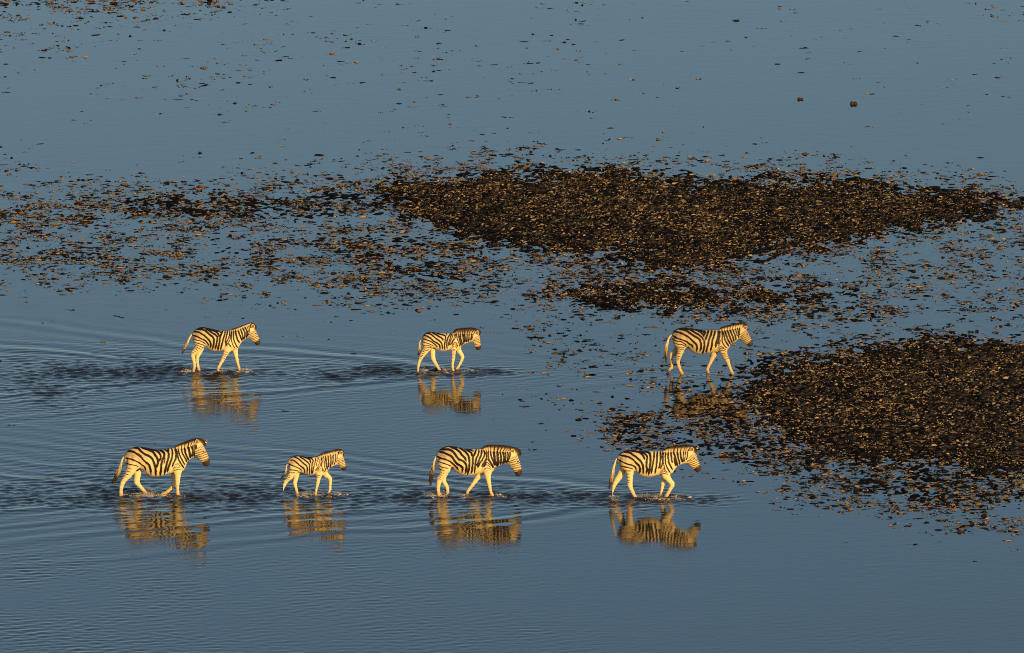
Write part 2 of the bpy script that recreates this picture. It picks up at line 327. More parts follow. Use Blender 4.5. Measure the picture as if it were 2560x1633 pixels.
Z['mudbank_adult'] = dict(tone=0.74, fx=1640, fy=790, s=9.035, xm=1000, yf=1300,
 top=Q('348,465 370,395 410,332 480,287 570,266 660,262 760,275 870,295 1000,311 1120,316 1260,312 1360,312'),
 bottom=Q('355,500 380,600 430,680 470,720 600,725 700,708 770,780 860,830 960,856 1060,851 1160,836 1260,820 1380,812 1480,820'),
 neck=[((1420,318),(1630,745)),((1500,320),(1668,675)),((1590,310),(1722,620)),((1690,292),(1782,588)),((1780,272),(1832,548)),((1850,255),(1868,515))],
 head=[((1930,240),(1880,480)),((2045,315),(1905,545)),((2100,420),(1970,602)),((2138,500),(2030,642)),((2170,560),(2062,668)),((2188,640),(2090,692)),((2165,685),(2125,697))],
 near_hind=Q('530,590,145 562,695,105 550,800,72 515,900,62 490,980,54 492,1050,42 515,1140,35 545,1220,36 575,1280,37 588,1303,36'),
 far_hind=Q('480,750,75 420,830,66 352,872,55 345,940,46 352,1020,36 360,1110,35 362,1160,36 320,1195,32 285,1235,28'),
 near_fore=Q('1505,690,118 1520,795,82 1556,900,60 1606,1000,50 1640,1090,38 1672,1180,32 1700,1250,34 1728,1292,34'),
 far_fore=Q('1340,785,77 1305,880,62 1265,970,48 1225,1060,38 1180,1150,33 1162,1210,32 1175,1260,30 1193,1300,28'),
 lift=('far_hind',),
 mane=Q('1430,314 1480,245 1560,220 1660,195 1760,170 1860,155 1950,150 2020,163 2058,190 2062,235 2060,300'),
 eye=(2050,412), ears=[((1965,310),(2056,224),28)],
 tail=Q('350,430,13 305,475,18 270,550,26 245,650,32 220,760,38 215,870,36 220,960,26 228,1065,8'), tuft=0.55,
 stripes=S('''16 370,400 460,310 570,280 680,275;32 400,360 500,370 600,410 700,460 780,530 850,590 910,660 920,740 905,802;38 500,300 600,310 700,350 800,420 900,480 980,540 1010,640 1010,720 985,802;34 640,285 760,310 860,370 960,430 1040,500 1060,562;30 780,285 900,320 1000,370 1060,430 1080,482;28 870,300 980,325 1080,370 1095,432;
 20 1080,325 1122,382;30 1090,555 1085,660 1070,770 1040,852;36 1180,320 1150,430 1100,555;34 1260,320 1230,440 1190,540 1170,650 1140,760 1130,837;32 1330,320 1310,420 1270,560 1250,680 1225,792;34 1400,325 1400,420 1380,520 1350,620 1340,712;20 1440,325 1440,430 1420,520 1390,642;14 1450,540 1430,620 1400,682;
 20 1480,330 1490,450 1490,570 1530,660 1590,722;24 1490,330 1530,440 1560,560 1640,682;28 1545,330 1580,430 1620,540 1680,642;28 1600,310 1640,420 1680,520 1720,612;28 1660,300 1700,400 1740,500 1760,582;22 1722,290 1762,390 1792,480 1802,552;18 1782,280 1812,370 1832,462;18 1832,265 1852,350 1862,450 1857,502;16 1882,255 1882,340 1882,432;
 24 360,430 460,500 580,540 680,580 740,630 810,670 830,730;16 365,530 470,570 580,590 690,682;12 390,600 490,640 580,650 680,702;10 440,700 540,710 640,720;9 450,740 550,755 630,770;8 480,800 560,800;8 480,850 560,860;8 470,910 550,920;8 460,950 530,960;8 450,990 520,995;10 1400,730 1470,690 1540,740;10 1420,770 1480,725 1570,760;
 10 1430,800 1500,780 1590,800;8 1470,850 1590,840;8 1500,890 1610,880;8 1530,930 1620,920;8 1560,980 1640,960;24 700,720 740,715'''),
 brown=S('10 390,400 500,430 620,480 720,540;9 380,490 500,530 640,570;9 400,560 520,600;10 660,330 780,400 900,470;8 1090,600 1120,480'))

# ------------------------------------------------------------------ where mud breaks the surface (outlines of the banks, in metres on the ground)
K = 1.0631
def poly(*pts):
    return np.array(pts, float)*K
DENSE = [  # far bank, its little neighbour, near bank
    poly((905,432),(1000,418),(1150,410),(1400,412),(1650,418),(1900,428),(2080,434),(2190,444),(2300,458),(2450,470),(2480,482),(2330,500),(2230,518),(2120,540),(2000,565),(1870,592),(1760,622),(1640,640),(1520,618),(1380,598),(1260,582),(1160,560),(1060,535),(960,505),(905,470)),
    poly((1310,690),(1450,676),(1600,672),(1780,674),(1930,684),(1960,696),(1900,712),(1760,724),(1600,720),(1430,710)),
    poly((2500,792),(2380,796),(2200,806),(2040,822),(1900,846),(1800,878),(1755,915),(1750,950),(1790,990),(1860,1030),(1950,1068),(2080,1098),(2250,1116),(2500,1122)),
]
MEDIUM = [
    (poly((-80,452),(0,448),(120,462),(300,462),(520,458),(700,448),(900,425),(950,450),(1010,520),(1150,565),(1350,600),(1650,645),(1690,652),(1500,660),(1250,668),(1050,676),(850,690),(700,672),(500,640),(300,635),(100,632),(-80,630)), 0.62, 20),
    (poly((300,484),(420,474),(640,476),(800,462),(920,470),(900,505),(700,512),(520,512),(380,502)), 0.95, 22),
    (poly((740,560),(900,560),(1100,580),(1180,620),(1150,670),(1000,660),(820,620)), 0.8, 25),
    (poly((1690,625),(1900,600),(2150,560),(2300,500),(2500,480),(2500,600),(2300,650),(2050,640),(1900,660),(1700,665)), 0.5, 25),
    (poly((1250,690),(1400,668),(1700,662),(1950,670),(2080,690),(2120,735),(2050,752),(1900,745),(1700,738),(1450,722)), 0.75, 18),
    (poly((2100,620),(2500,600),(2500,770),(2200,770),(2050,740)), 0.32, 30),
    (poly((1440,1000),(1560,960),(1660,890),(1760,850),(1900,822),(2100,800),(2500,780),(2500,1150),(2350,1190),(2150,1180),(1980,1150),(1860,1110),(1720,1075),(1560,1050),(1450,1030)), 0.85, 18),
    (poly((1800,1110),(2000,1140),(2250,1165),(2500,1160),(2500,1235),(2300,1235),(2120,1205),(1950,1185),(1830,1150)), 0.5, 18),
    (poly((2150,1240),(2300,1225),(2500,1230),(2500,1300),(2330,1290),(2200,1275)), 0.07, 20),
    (poly((-60,-60),(130,-60),(125,8),(60,14),(-60,16)), 0.8, 12),
    (poly((-60,-60),(700,-60),(640,2),(350,8),(200,16),(-60,22)), 0.22, 16),
    (poly((1250,740),(1650,760),(1660,900),(1560,960),(1380,1000),(1300,900)), 0.16, 40),
    (poly((1000,675),(1250,690),(1300,740),(1100,730)), 0.10, 25),
]

def poly_sd(P, x, y):
    """signed distance to polygon (negative inside), vectorised over points"""
    d2 = np.full(x.shape, 1e18); inside = np.zeros(x.shape, bool)
    n = len(P)
    for i in range(n):
        ax, ay = P[i]; bx, by = P[(i+1) % n]
        ex, ey = bx-ax, by-ay
        t = np.clip(((x-ax)*ex + (y-ay)*ey)/(ex*ex+ey*ey+1e-12), 0, 1)
        d2 = np.minimum(d2, (x-ax-t*ex)**2 + (y-ay-t*ey)**2)
        c = ((ay > y) != (by > y))
        xi = ax + (y-ay)*ex/(ey if abs(ey) > 1e-12 else 1e-12)
        inside ^= (c & (x < xi))
    d = np.sqrt(d2)
    return np.where(inside, -d, d)

def bank_core(X, Y):
    px, py = ground_px(X, Y)
    wob = (fbm(X*0.45, Y*0.12, 4, 5) - 0.5)*60 + (fbm(X*2.6, Y*1.0, 4, 8) - 0.5)*80
    c = np.zeros(np.shape(X))
    for P in DENSE:
        c = np.maximum(c, 1 - sstep(-75, 55, poly_sd(P, px, py) + wob - 24))
    return c

def clump_density(X, Y, strays=True):
    px, py = ground_px(X, Y)
    wob = (fbm(X*0.5, Y*0.16, 3, 11) - 0.5)*40
    c = bank_core(X, Y)
    for P, lev, soft in MEDIUM:
        d = poly_sd(P, px, py) + wob*0.7
        c = np.maximum(c, lev*np.where(d < 0, 1, np.exp(-np.maximum(d, 0)/(soft*1.3))))
    for P in DENSE:
        d = poly_sd(P, px, py) + wob
        c = np.maximum(c, 0.62*np.where(d < 0, 1, np.exp(-np.maximum(d, 0)/26.0)))
    if not strays: return c
    # stray lumps standing in open water
    stray = 0.011*sstep(520, 200, py) + 0.012*sstep(300, 0, py) + 0.012*np.exp(-((py-390)/60)**2) \
        + 0.022*sstep(900, 300, px)*sstep(430, 60, py) + 0.0035*sstep(1200, 900, py)
    stray = stray*sstep(0.35, 0.75, fbm(X*0.35, Y*0.1, 3, 21))*2.2
    return c + stray

# ------------------------------------------------------------------ lake bed and water
def axis(lo, hi, step, far):
    core = np.arange(lo, hi + step*0.5, step)
    out = []
    s = step; p = core[-1]
    while p < far:
        s *= 1.5; p += s; out.append(p)
    inn = []; s = step; p = core[0]
    while p > -far:
        s *= 1.5; p -= s; inn.append(p)
    return np.concatenate([np.array(inn[::-1]), core, np.array(out)])

def grid_faces(nx, ny):
    i, j = np.meshgrid(np.arange(nx-1), np.arange(ny-1), indexing='ij')
    a = (i*ny + j).ravel()
    return np.stack([a, a+ny, a+ny+1, a+1], 1)

BED = -0.10
me = mesh_np('lakebed', [(-9000,-9000,BED),(9000,-9000,BED),(9000,9000,BED),(-9000,9000,BED)], [(0,1,2,3)], 4)
lakebed = link('lakebed', me, flat_mat('bed_mud', (0.06, 0.045, 0.032), 0.9, 0.2, 0.6))
tag(lakebed, kind='structure')

# zebra standing points (filled from the trace table further down): photograph pixel of the water line under each animal
ZPOS = {}

for zk, z in Z.items():
    gx, gy = px_ground(z['fx'] + z['xm']/z['s'], z['fy'] + z['yf']/z['s'])
    ZPOS[zk] = (float(gx), float(gy))

_, Y_NEAR = px_ground(1280, 1680)
_, Y_FAR = px_ground(1280, -45)
ax_x = axis(-17.2, 17.2, 0.095, 9000)
_, Y_MID = px_ground(1280, 840)
ax_y0 = np.concatenate([np.arange(float(Y_NEAR), float(Y_MID), 0.062), np.arange(float(Y_MID), float(Y_FAR), 0.2)])
def extend(core, far):
    s = core[-1]-core[-2]; out = []; p = core[-1]
    while p < far: s *= 1.5; p += s; out.append(p)
    s = core[1]-core[0]; inn = []; p = core[0]
    while p > -far: s *= 1.5; p -= s; inn.append(p)
    return np.concatenate([inn[::-1], core, out])
ax_y = extend(ax_y0, 9000)
GX, GY = np.meshgrid(ax_x, ax_y, indexing='ij')

def water_fields(X, Y):
    """height of the larger waves, ripple strength and stirred-up silt"""
    px, py = ground_px(X, Y)
    h = np.zeros(X.shape); stir = np.zeros(X.shape)
    wobA = (fbm(X*0.25, Y*0.25, 3, 31) - 0.5)
    for zk, (zx, zy) in ZPOS.items():
        k = 1.0 if zk not in ('mudbank_adult',) else 0.15
        L = 1.0 if zk != 'foal' else 0.7
        dx = zx + 0.5 - X
        back = sstep(-0.5, 1.0, dx)
        for sgn in (1, -1):
            for tn, amp, lam, sig in ((0.50, 0.015, 1.1, 0.8), (0.33, 0.006, 0.7, 0.5)):
                d = (sgn*(Y - zy) - 0.15 - dx*tn + wobA*1.6)*0.9
                h += k*L*amp*back*np.exp(-np.maximum(dx, 0)/9.0)*np.exp(-(d/sig)**2)*np.cos(2*np.pi*d/lam)
        # trodden strip: short broken chop and silt, trailing behind and spreading
        spread = 0.65 + 0.20*np.maximum(dx, 0)
        s = np.exp(-((Y - zy + 0.25)/spread)**2)*sstep(-2.2, -0.4, dx)*np.exp(-np.maximum(dx - 0.8, 0)/3.6)
        stir = np.maximum(stir, k*L*s)
    # trail along each file
    for (x0, x1, yy) in ((-25, ZPOS['leading_adult'][0]+1.2, 0.0), (-25, ZPOS['fuzzy_mane_yearling'][0]+0.8, ZPOS['fuzzy_mane_yearling'][1])):
        s = 0.26*np.exp(-((Y - yy + 0.2)/1.6)**2)*sstep(x1+0.3, x1-1.5, X)
        stir = np.maximum(stir, s)
    stir = stir*np.clip(2.6*fbm(X*0.9, Y*0.6, 3, 41) - 0.3, 0.1, 1.5)
    # rippled reach behind the files
    rip = 0.16*sstep(1500, 300, px)*np.exp(-((py-960)/130.0)**2) + 0.34*sstep(900, 50, px)*np.exp(-((py-945)/85.0)**2) \
        + 0.34*sstep(1800, 600, px)*np.exp(-((py-1205)/80.0)**2) + 0.09*sstep(1700, 700, px)*sstep(1230, 1400, py) \
        + 0.10*sstep(700, 200, px)*sstep(1330, 1500, py) + 0.014*sstep(700, 900, py) + 0.02*sstep(1500, 1620, py)
    rip = rip*np.clip(2.6*fbm(X*0.5, Y*0.25, 4, 51) - 0.35, 0.12, 1.9) + 1.5*stir
    # chop as real relief
    rw = np.random.default_rng(61)
    chop = np.zeros(X.shape)
    wx = X + 0.25*(fbm(X*0.7, Y*0.7, 2, 63) - 0.5); wy = Y + 0.25*(fbm(X*0.7, Y*0.7, 2, 67) - 0.5)
    for i in range(34):
        lam = 0.165*2.0**(rw.random()*1.35)
        ang = math.pi/2 + rw.normal(0, 0.95)              # crests mostly across the view, as the wakes leave them
        kk = 2*math.pi/lam
        chop += lam**1.05*np.cos(kk*(wx*math.cos(ang) + wy*math.sin(ang)) + rw.random()*6.283)
    chop *= 0.0105
    h += chop*np.clip(rip, 0, 1.25)*sstep(float(Y_MID)+2, float(Y_MID)-4, Y)
    dist = np.hypot(X, Y - 10)
    h *= sstep(80, 45, dist)
    return h, rip, stir

hW, ripW, stirW = water_fields(GX, GY)
V = np.stack([GX, GY, hW], -1).reshape(-1, 3)
me = mesh_np('water', V, grid_faces(len(ax_x), len(ax_y)), 4, True, attrs={'ripple': ripW.ravel(), 'silt': np.clip(stirW, 0, 1).ravel()})

m, nt, p = new_mat('lake_water')
N = nt.nodes; L = nt.links
geo = N.new('ShaderNodeNewGeometry')
def attr(n):
    a = N.new('ShaderNodeAttribute'); a.attribute_name = n; return a.outputs['Fac']
def math_(op, a, b=None):
    n = N.new('ShaderNodeMath'); n.operation = op
    for i, v in enumerate((a, b)):
        if v is None: continue
        if isinstance(v, (int, float)): n.inputs[i].default_value = v
        else: L.new(v, n.inputs[i])
    return n.outputs[0]
def noise(scale, sx, sy, detail=2.0, rot=0.0):
    mp = N.new('ShaderNodeMapping'); mp.inputs['Scale'].default_value = (sx, sy, 1); mp.inputs['Rotation'].default_value = (0, 0, rot)
    L.new(geo.outputs['Position'], mp.inputs['Vector'])
    t = N.new('ShaderNodeTexNoise'); t.noise_dimensions = '2D'
    t.inputs['Scale'].default_value = scale; t.inputs['Detail'].default_value = detail
    L.new(mp.outputs[0], t.inputs['Vector'])
    return t.outputs['Fac']
rip = attr('ripple'); silt = attr('silt')
n1 = noise(1.0, 2.6, 4.6, 2.0, 0.06)      # wavelets, crests across the view
n2 = noise(1.0, 7.5, 12.0, 1.0, -0.1)      # fine ripples
n3 = noise(1.0, 0.9, 2.0, 2.0, 0.25)      # slow swell
amp1 = math_('ADD', math_('MULTIPLY', rip, 0.004), 0.0008)
amp2 = math_('ADD', math_('MULTIPLY', rip, 0.006), 0.0006)
hgt = math_('ADD', math_('MULTIPLY', n1, amp1), math_('ADD', math_('MULTIPLY', n2, amp2), math_('MULTIPLY', n3, 0.0015)))
bmp = N.new('ShaderNodeBump'); bmp.inputs['Strength'].default_value = 1.0; bmp.inputs['Distance'].default_value = 1.0
L.new(hgt, bmp.inputs['Height']); L.new(bmp.outputs[0], p.inputs['Normal'])
mixc = N.new('ShaderNodeMixRGB')
mixc.inputs['Color1'].default_value = (0.011, 0.012, 0.012, 1)
mixc.inputs['Color2'].default_value = (0.022, 0.017, 0.012, 1)
L.new(silt, mixc.inputs['Fac']); L.new(mixc.outputs[0], p.inputs['Base Color'])
p.inputs['IOR'].default_value = 1.333
rg = math_('ADD', math_('MULTIPLY', rip, 0.12), 0.055)
L.new(rg, p.inputs['Roughness'])
water = link('water', me, m)
tag(water, kind='structure')

# ------------------------------------------------------------------ mud banks: dark wet mud heaved up into lumps
def bank_mesh(name, x0, x1, y0, y1, step):
    xs, ys = px_ground(np.array([x0, x1, x0, x1], float), np.array([y0, y0, y1, y1], float))
    x = np.arange(xs.min(), xs.max(), step); y = np.arange(ys.min(), ys.max(), step*1.25)
    X, Y = np.meshgrid(x, y, indexing='ij')
    c = np.maximum(bank_core(X, Y), 0.66*clump_density(X, Y, False))
    lump = 0.5*fbm(X*4.6, Y*3.6, 3, 71) + 0.5*vnoise(X*11.0, Y*7.0, 73)
    big = fbm(X*0.8, Y*0.5, 3, 75)
    h = (c - 0.66)*0.125 + 0.15*(lump - 0.5) + 0.03*(big - 0.5)
    h = np.clip(h, -0.045, 0.075)
    for zk, (zx, zy) in ZPOS.items():                      # trodden flat where an animal stands
        h -= 0.05*np.exp(-((X-zx)/1.0)**4 - ((Y-zy)/0.5)**2)
    F = grid_faces(len(x), len(y))
    hv = h.ravel()
    keep = (hv[F].max(1) > -0.010)
    F = F[keep]
    used = np.unique(F); rem = np.full(len(hv), -1); rem[used] = np.arange(len(used))
    V = np.stack([X.ravel(), Y.ravel(), hv], 1)[used]
    t = fbm(V[:,0]*2.5, V[:,1]*2.0, 3, 81)[:, None]
    col = (1-t)*np.array([0.005, 0.004, 0.004]) + t*np.array([0.016, 0.012, 0.009])
    dry = (sstep(0.015, 0.06, V[:,2])*sstep(0.50, 0.66, vnoise(V[:,0]*13, V[:,1]*9, 85)))[:, None]
    dry *= 0.55
    col = col*(1-dry) + np.array([0.20, 0.135, 0.072])*dry          # crests that have dried out
    return mesh_np(name, V, rem[F], 4, True, colors=col)
for box in ((-60, 2620, 400, 786), (1380, 2620, 788, 1330), (-60, 700, -60, 30)):
    o = link('mud_bank', bank_mesh('mud_bank', *box, 0.06), M_MUD)
    tag(o, kind='structure')

# ------------------------------------------------------------------ zebra builder
SIN1 = 0.0
def catmull(P, n=5, closed=False):
    P = np.array(P, float)
    out = []
    m = len(P)
    for i in range(m if closed else m-1):
        if closed:
            p0, p1, p2, p3 = P[i-1], P[i], P[(i+1) % m], P[(i+2) % m]
        else:
            p0 = P[max(i-1, 0)]; p1 = P[i]; p2 = P[i+1]; p3 = P[min(i+2, m-1)]
        for t in np.linspace(0, 1, n, endpoint=False):
            out.append(0.5*((2*p1) + (-p0+p2)*t + (2*p0-5*p1+4*p2-p3)*t*t + (-p0+3*p1-3*p2+p3)*t**3))
    if not closed: out.append(P[-1])
    return np.array(out)

def resample(P, n):
    P = np.array(P, float)
    d = np.r_[0, np.cumsum(np.linalg.norm(np.diff(P[:, :2], axis=0), axis=1))]
    t = np.linspace(0, d[-1], n)
    return np.stack([np.interp(t, d, P[:, k]) for k in range(P.shape[1])], 1)

def surface_nets(F, org, h):
    nx, ny, nz = F.shape
    s = F < 0
    cs = np.zeros((nx-1, ny-1, nz-1), np.int8)
    corners = [(i, j, k) for i in (0, 1) for j in (0, 1) for k in (0, 1)]
    for i, j, k in corners:
        cs += s[i:nx-1+i, j:ny-1+j, k:nz-1+k]
    act = np.argwhere((cs > 0) & (cs < 8))
    idx = np.full((nx-1, ny-1, nz-1), -1, np.int64)
    idx[act[:, 0], act[:, 1], act[:, 2]] = np.arange(len(act))
    vals = np.stack([F[act[:, 0]+i, act[:, 1]+j, act[:, 2]+k] for i, j, k in corners], 1)
    C = np.array(corners, float)
    pos = np.zeros((len(act), 3)); cnt = np.zeros(len(act))
    for a in range(8):
        for b in range(a+1, 8):
            if np.abs(C[a]-C[b]).sum() != 1: continue
            va, vb = vals[:, a], vals[:, b]
            m = (va < 0) != (vb < 0)
            t = np.where(m, va/np.where(m, va-vb, 1), 0)
            pos += np.where(m[:, None], C[a] + t[:, None]*(C[b]-C[a]), 0); cnt += m
    V = (act + pos/cnt[:, None])*h + np.array(org)
    quads = []
    for ax in range(3):
        o1, o2 = (ax+1) % 3, (ax+2) % 3
        sa = [slice(None)]*3; sb = [slice(None)]*3
        sa[ax] = slice(0, -1); sb[ax] = slice(1, None)
        A = s[tuple(sa)]; B = s[tuple(sb)]
        e = np.argwhere(A != B)
        e = e[(e[:, o1] > 0) & (e[:, o2] > 0) & (e[:, o1] < F.shape[o1]-1) & (e[:, o2] < F.shape[o2]-1)]
        flip = ~A[e[:, 0], e[:, 1], e[:, 2]]
        def cell(d1, d2):
            c = e.copy(); c[:, o1] -= d1; c[:, o2] -= d2
            return idx[c[:, 0], c[:, 1], c[:, 2]]
        q = np.stack([cell(1, 1), cell(0, 1), cell(0, 0), cell(1, 0)], 1)
        q[flip] = q[flip][:, ::-1]
        quads.append(q)
    Qd = np.concatenate(quads)
    return V, Qd

def smooth_mesh(V, Qd, it=2, lam=0.5):
    E = np.concatenate([Qd[:, [0, 1]], Qd[:, [1, 2]], Qd[:, [2, 3]], Qd[:, [3, 0]]])
    for _ in range(it):
        acc = np.zeros_like(V); n = np.zeros(len(V))
        for a, b in ((0, 1), (1, 0)):
            for k in range(3): acc[:, k] += np.bincount(E[:, a], V[E[:, b], k], len(V))
            n += np.bincount(E[:, a], minlength=len(V))
        V = V + lam*(acc/n[:, None] - V)
    return V

CREAM = np.array([0.78, 0.60, 0.32]); TAN = np.array([0.62, 0.42, 0.22]); BLACK = np.array([0.011, 0.009, 0.008])
BROWN = np.array([0.34, 0.20, 0.10]); DKBROWN = np.array([0.055, 0.030, 0.018])

def seg_dist(u, v, P):
    """distance to polyline and arc parameter 0..1"""
    d = np.full(u.shape, 1e9); tt = np.zeros(u.shape)
    L_ = np.r_[0, np.cumsum(np.linalg.norm(np.diff(P, axis=0), axis=1))]
    for i in range(len(P)-1):
        ax_, ay_ = P[i]; ex, ey = P[i+1]-P[i]; q = ex*ex+ey*ey+1e-9
        t = np.clip(((u-ax_)*ex+(v-ay_)*ey)/q, 0, 1)
        dd = np.hypot(u-ax_-t*ex, v-ay_-t*ey)
        m = dd < d
        d = np.where(m, dd, d); tt = np.where(m, (L_[i]+t*(L_[i+1]-L_[i]))/L_[-1], tt)
    return d, tt

def stripe_mask(u, v, stripes, soft, grow=1.0):
    out = np.zeros(u.shape)
    for w, P in stripes:
        C = catmull(P, 4)
        lo = C.min(0) - w - 10; hi = C.max(0) + w + 10
        m = (u > lo[0]) & (u < hi[0]) & (v > lo[1]) & (v < hi[1])
        if not m.any(): continue
        d, t = seg_dist(u[m], v[m], C)
        ww = 0.5*min(w*grow, w+16)*np.clip(np.minimum(t, 1-t)*7 + 0.45, 0, 1)
        val = np.clip((ww - d)/soft + 0.5, 0, 1)
        out[m] = np.maximum(out[m], val)
    return out

def blades(name, roots, tips, size, cols, bend=None, rng=None):
    """many tapered tufts of hair: roots, tips (n,3); cols list of (root, mid, tip) colours"""
    n = len(roots)
    ax_ = tips - roots
    ax_ = ax_/np.linalg.norm(ax_, axis=1)[:, None]
    ref = np.tile([0., 1., 0.], (n, 1))
    s1 = np.cross(ax_, ref); s1 /= np.linalg.norm(s1, axis=1)[:, None]
    s2 = np.cross(ax_, s1)
    V = []; C = []
    for f, k in ((0, 0), (0.52, 1), (0.76, 2)):
        c = roots + (tips-roots)*f
        r = size*(1.0 if f == 0 else 0.85)
        for a, b in ((1, 0), (0, 1), (-1, 0), (0, -1)):
            V.append(c + s1*(a*r)[:, None] + s2*(b*r)[:, None]); C.append(cols[k])
    V.append(tips); C.append(cols[2])
    V = np.stack(V, 1).reshape(-1, 3); C = np.stack(C, 1).reshape(-1, 3)
    f = []
    for i in range(4):
        j = (i+1) % 4
        f += [(i, j, 4+j), (i, 4+j, 4+i), (4+i, 4+j, 8+j), (4+i, 8+j, 8+i), (8+i, 8+j, 12)]
    f = np.array(f)
    F = (np.arange(n)[:, None, None]*13 + f[None]).reshape(-1, 3)
    return mesh_np(name, V, F, 3, True, colors=C)

def tube(name, P, R, cols, nseg=8, ysq=1.0):
    P = np.array(P); n = len(P); V = []; C = []
    for i in range(n):
        t = P[min(i+1, n-1)] - P[max(i-1, 0)]; t = t/np.linalg.norm(t)
        s1 = np.cross(t, [0, 1, 0]); s1 /= np.linalg.norm(s1); s2 = np.cross(t, s1)
        for k in range(nseg):
            a = 2*math.pi*k/nseg
            V.append(P[i] + R[i]*(s1*math.cos(a) + s2*math.sin(a)*ysq)); C.append(cols[i])
    F = []
    for i in range(n-1):
        for k in range(nseg):
            F.append((i*nseg+k, i*nseg+(k+1) % nseg, (i+1)*nseg+(k+1) % nseg, (i+1)*nseg+k))
    # caps as small closing rings
    b = len(V); V.append(P[0]); C.append(cols[0]); V.append(P[-1]); C.append(cols[-1])
    for k in range(nseg):
        F.append((b, (k+1) % nseg, k, b)); F.append((b+1, (n-1)*nseg+k, (n-1)*nseg+(k+1) % nseg, b+1))
    tri = []
    for q in F:
        if q[0] == q[3]: tri.append(q[:3])
        else: tri += [(q[0], q[1], q[2]), (q[0], q[2], q[3])]
    return mesh_np(name, V, tri, 3, True, colors=np.array(C))

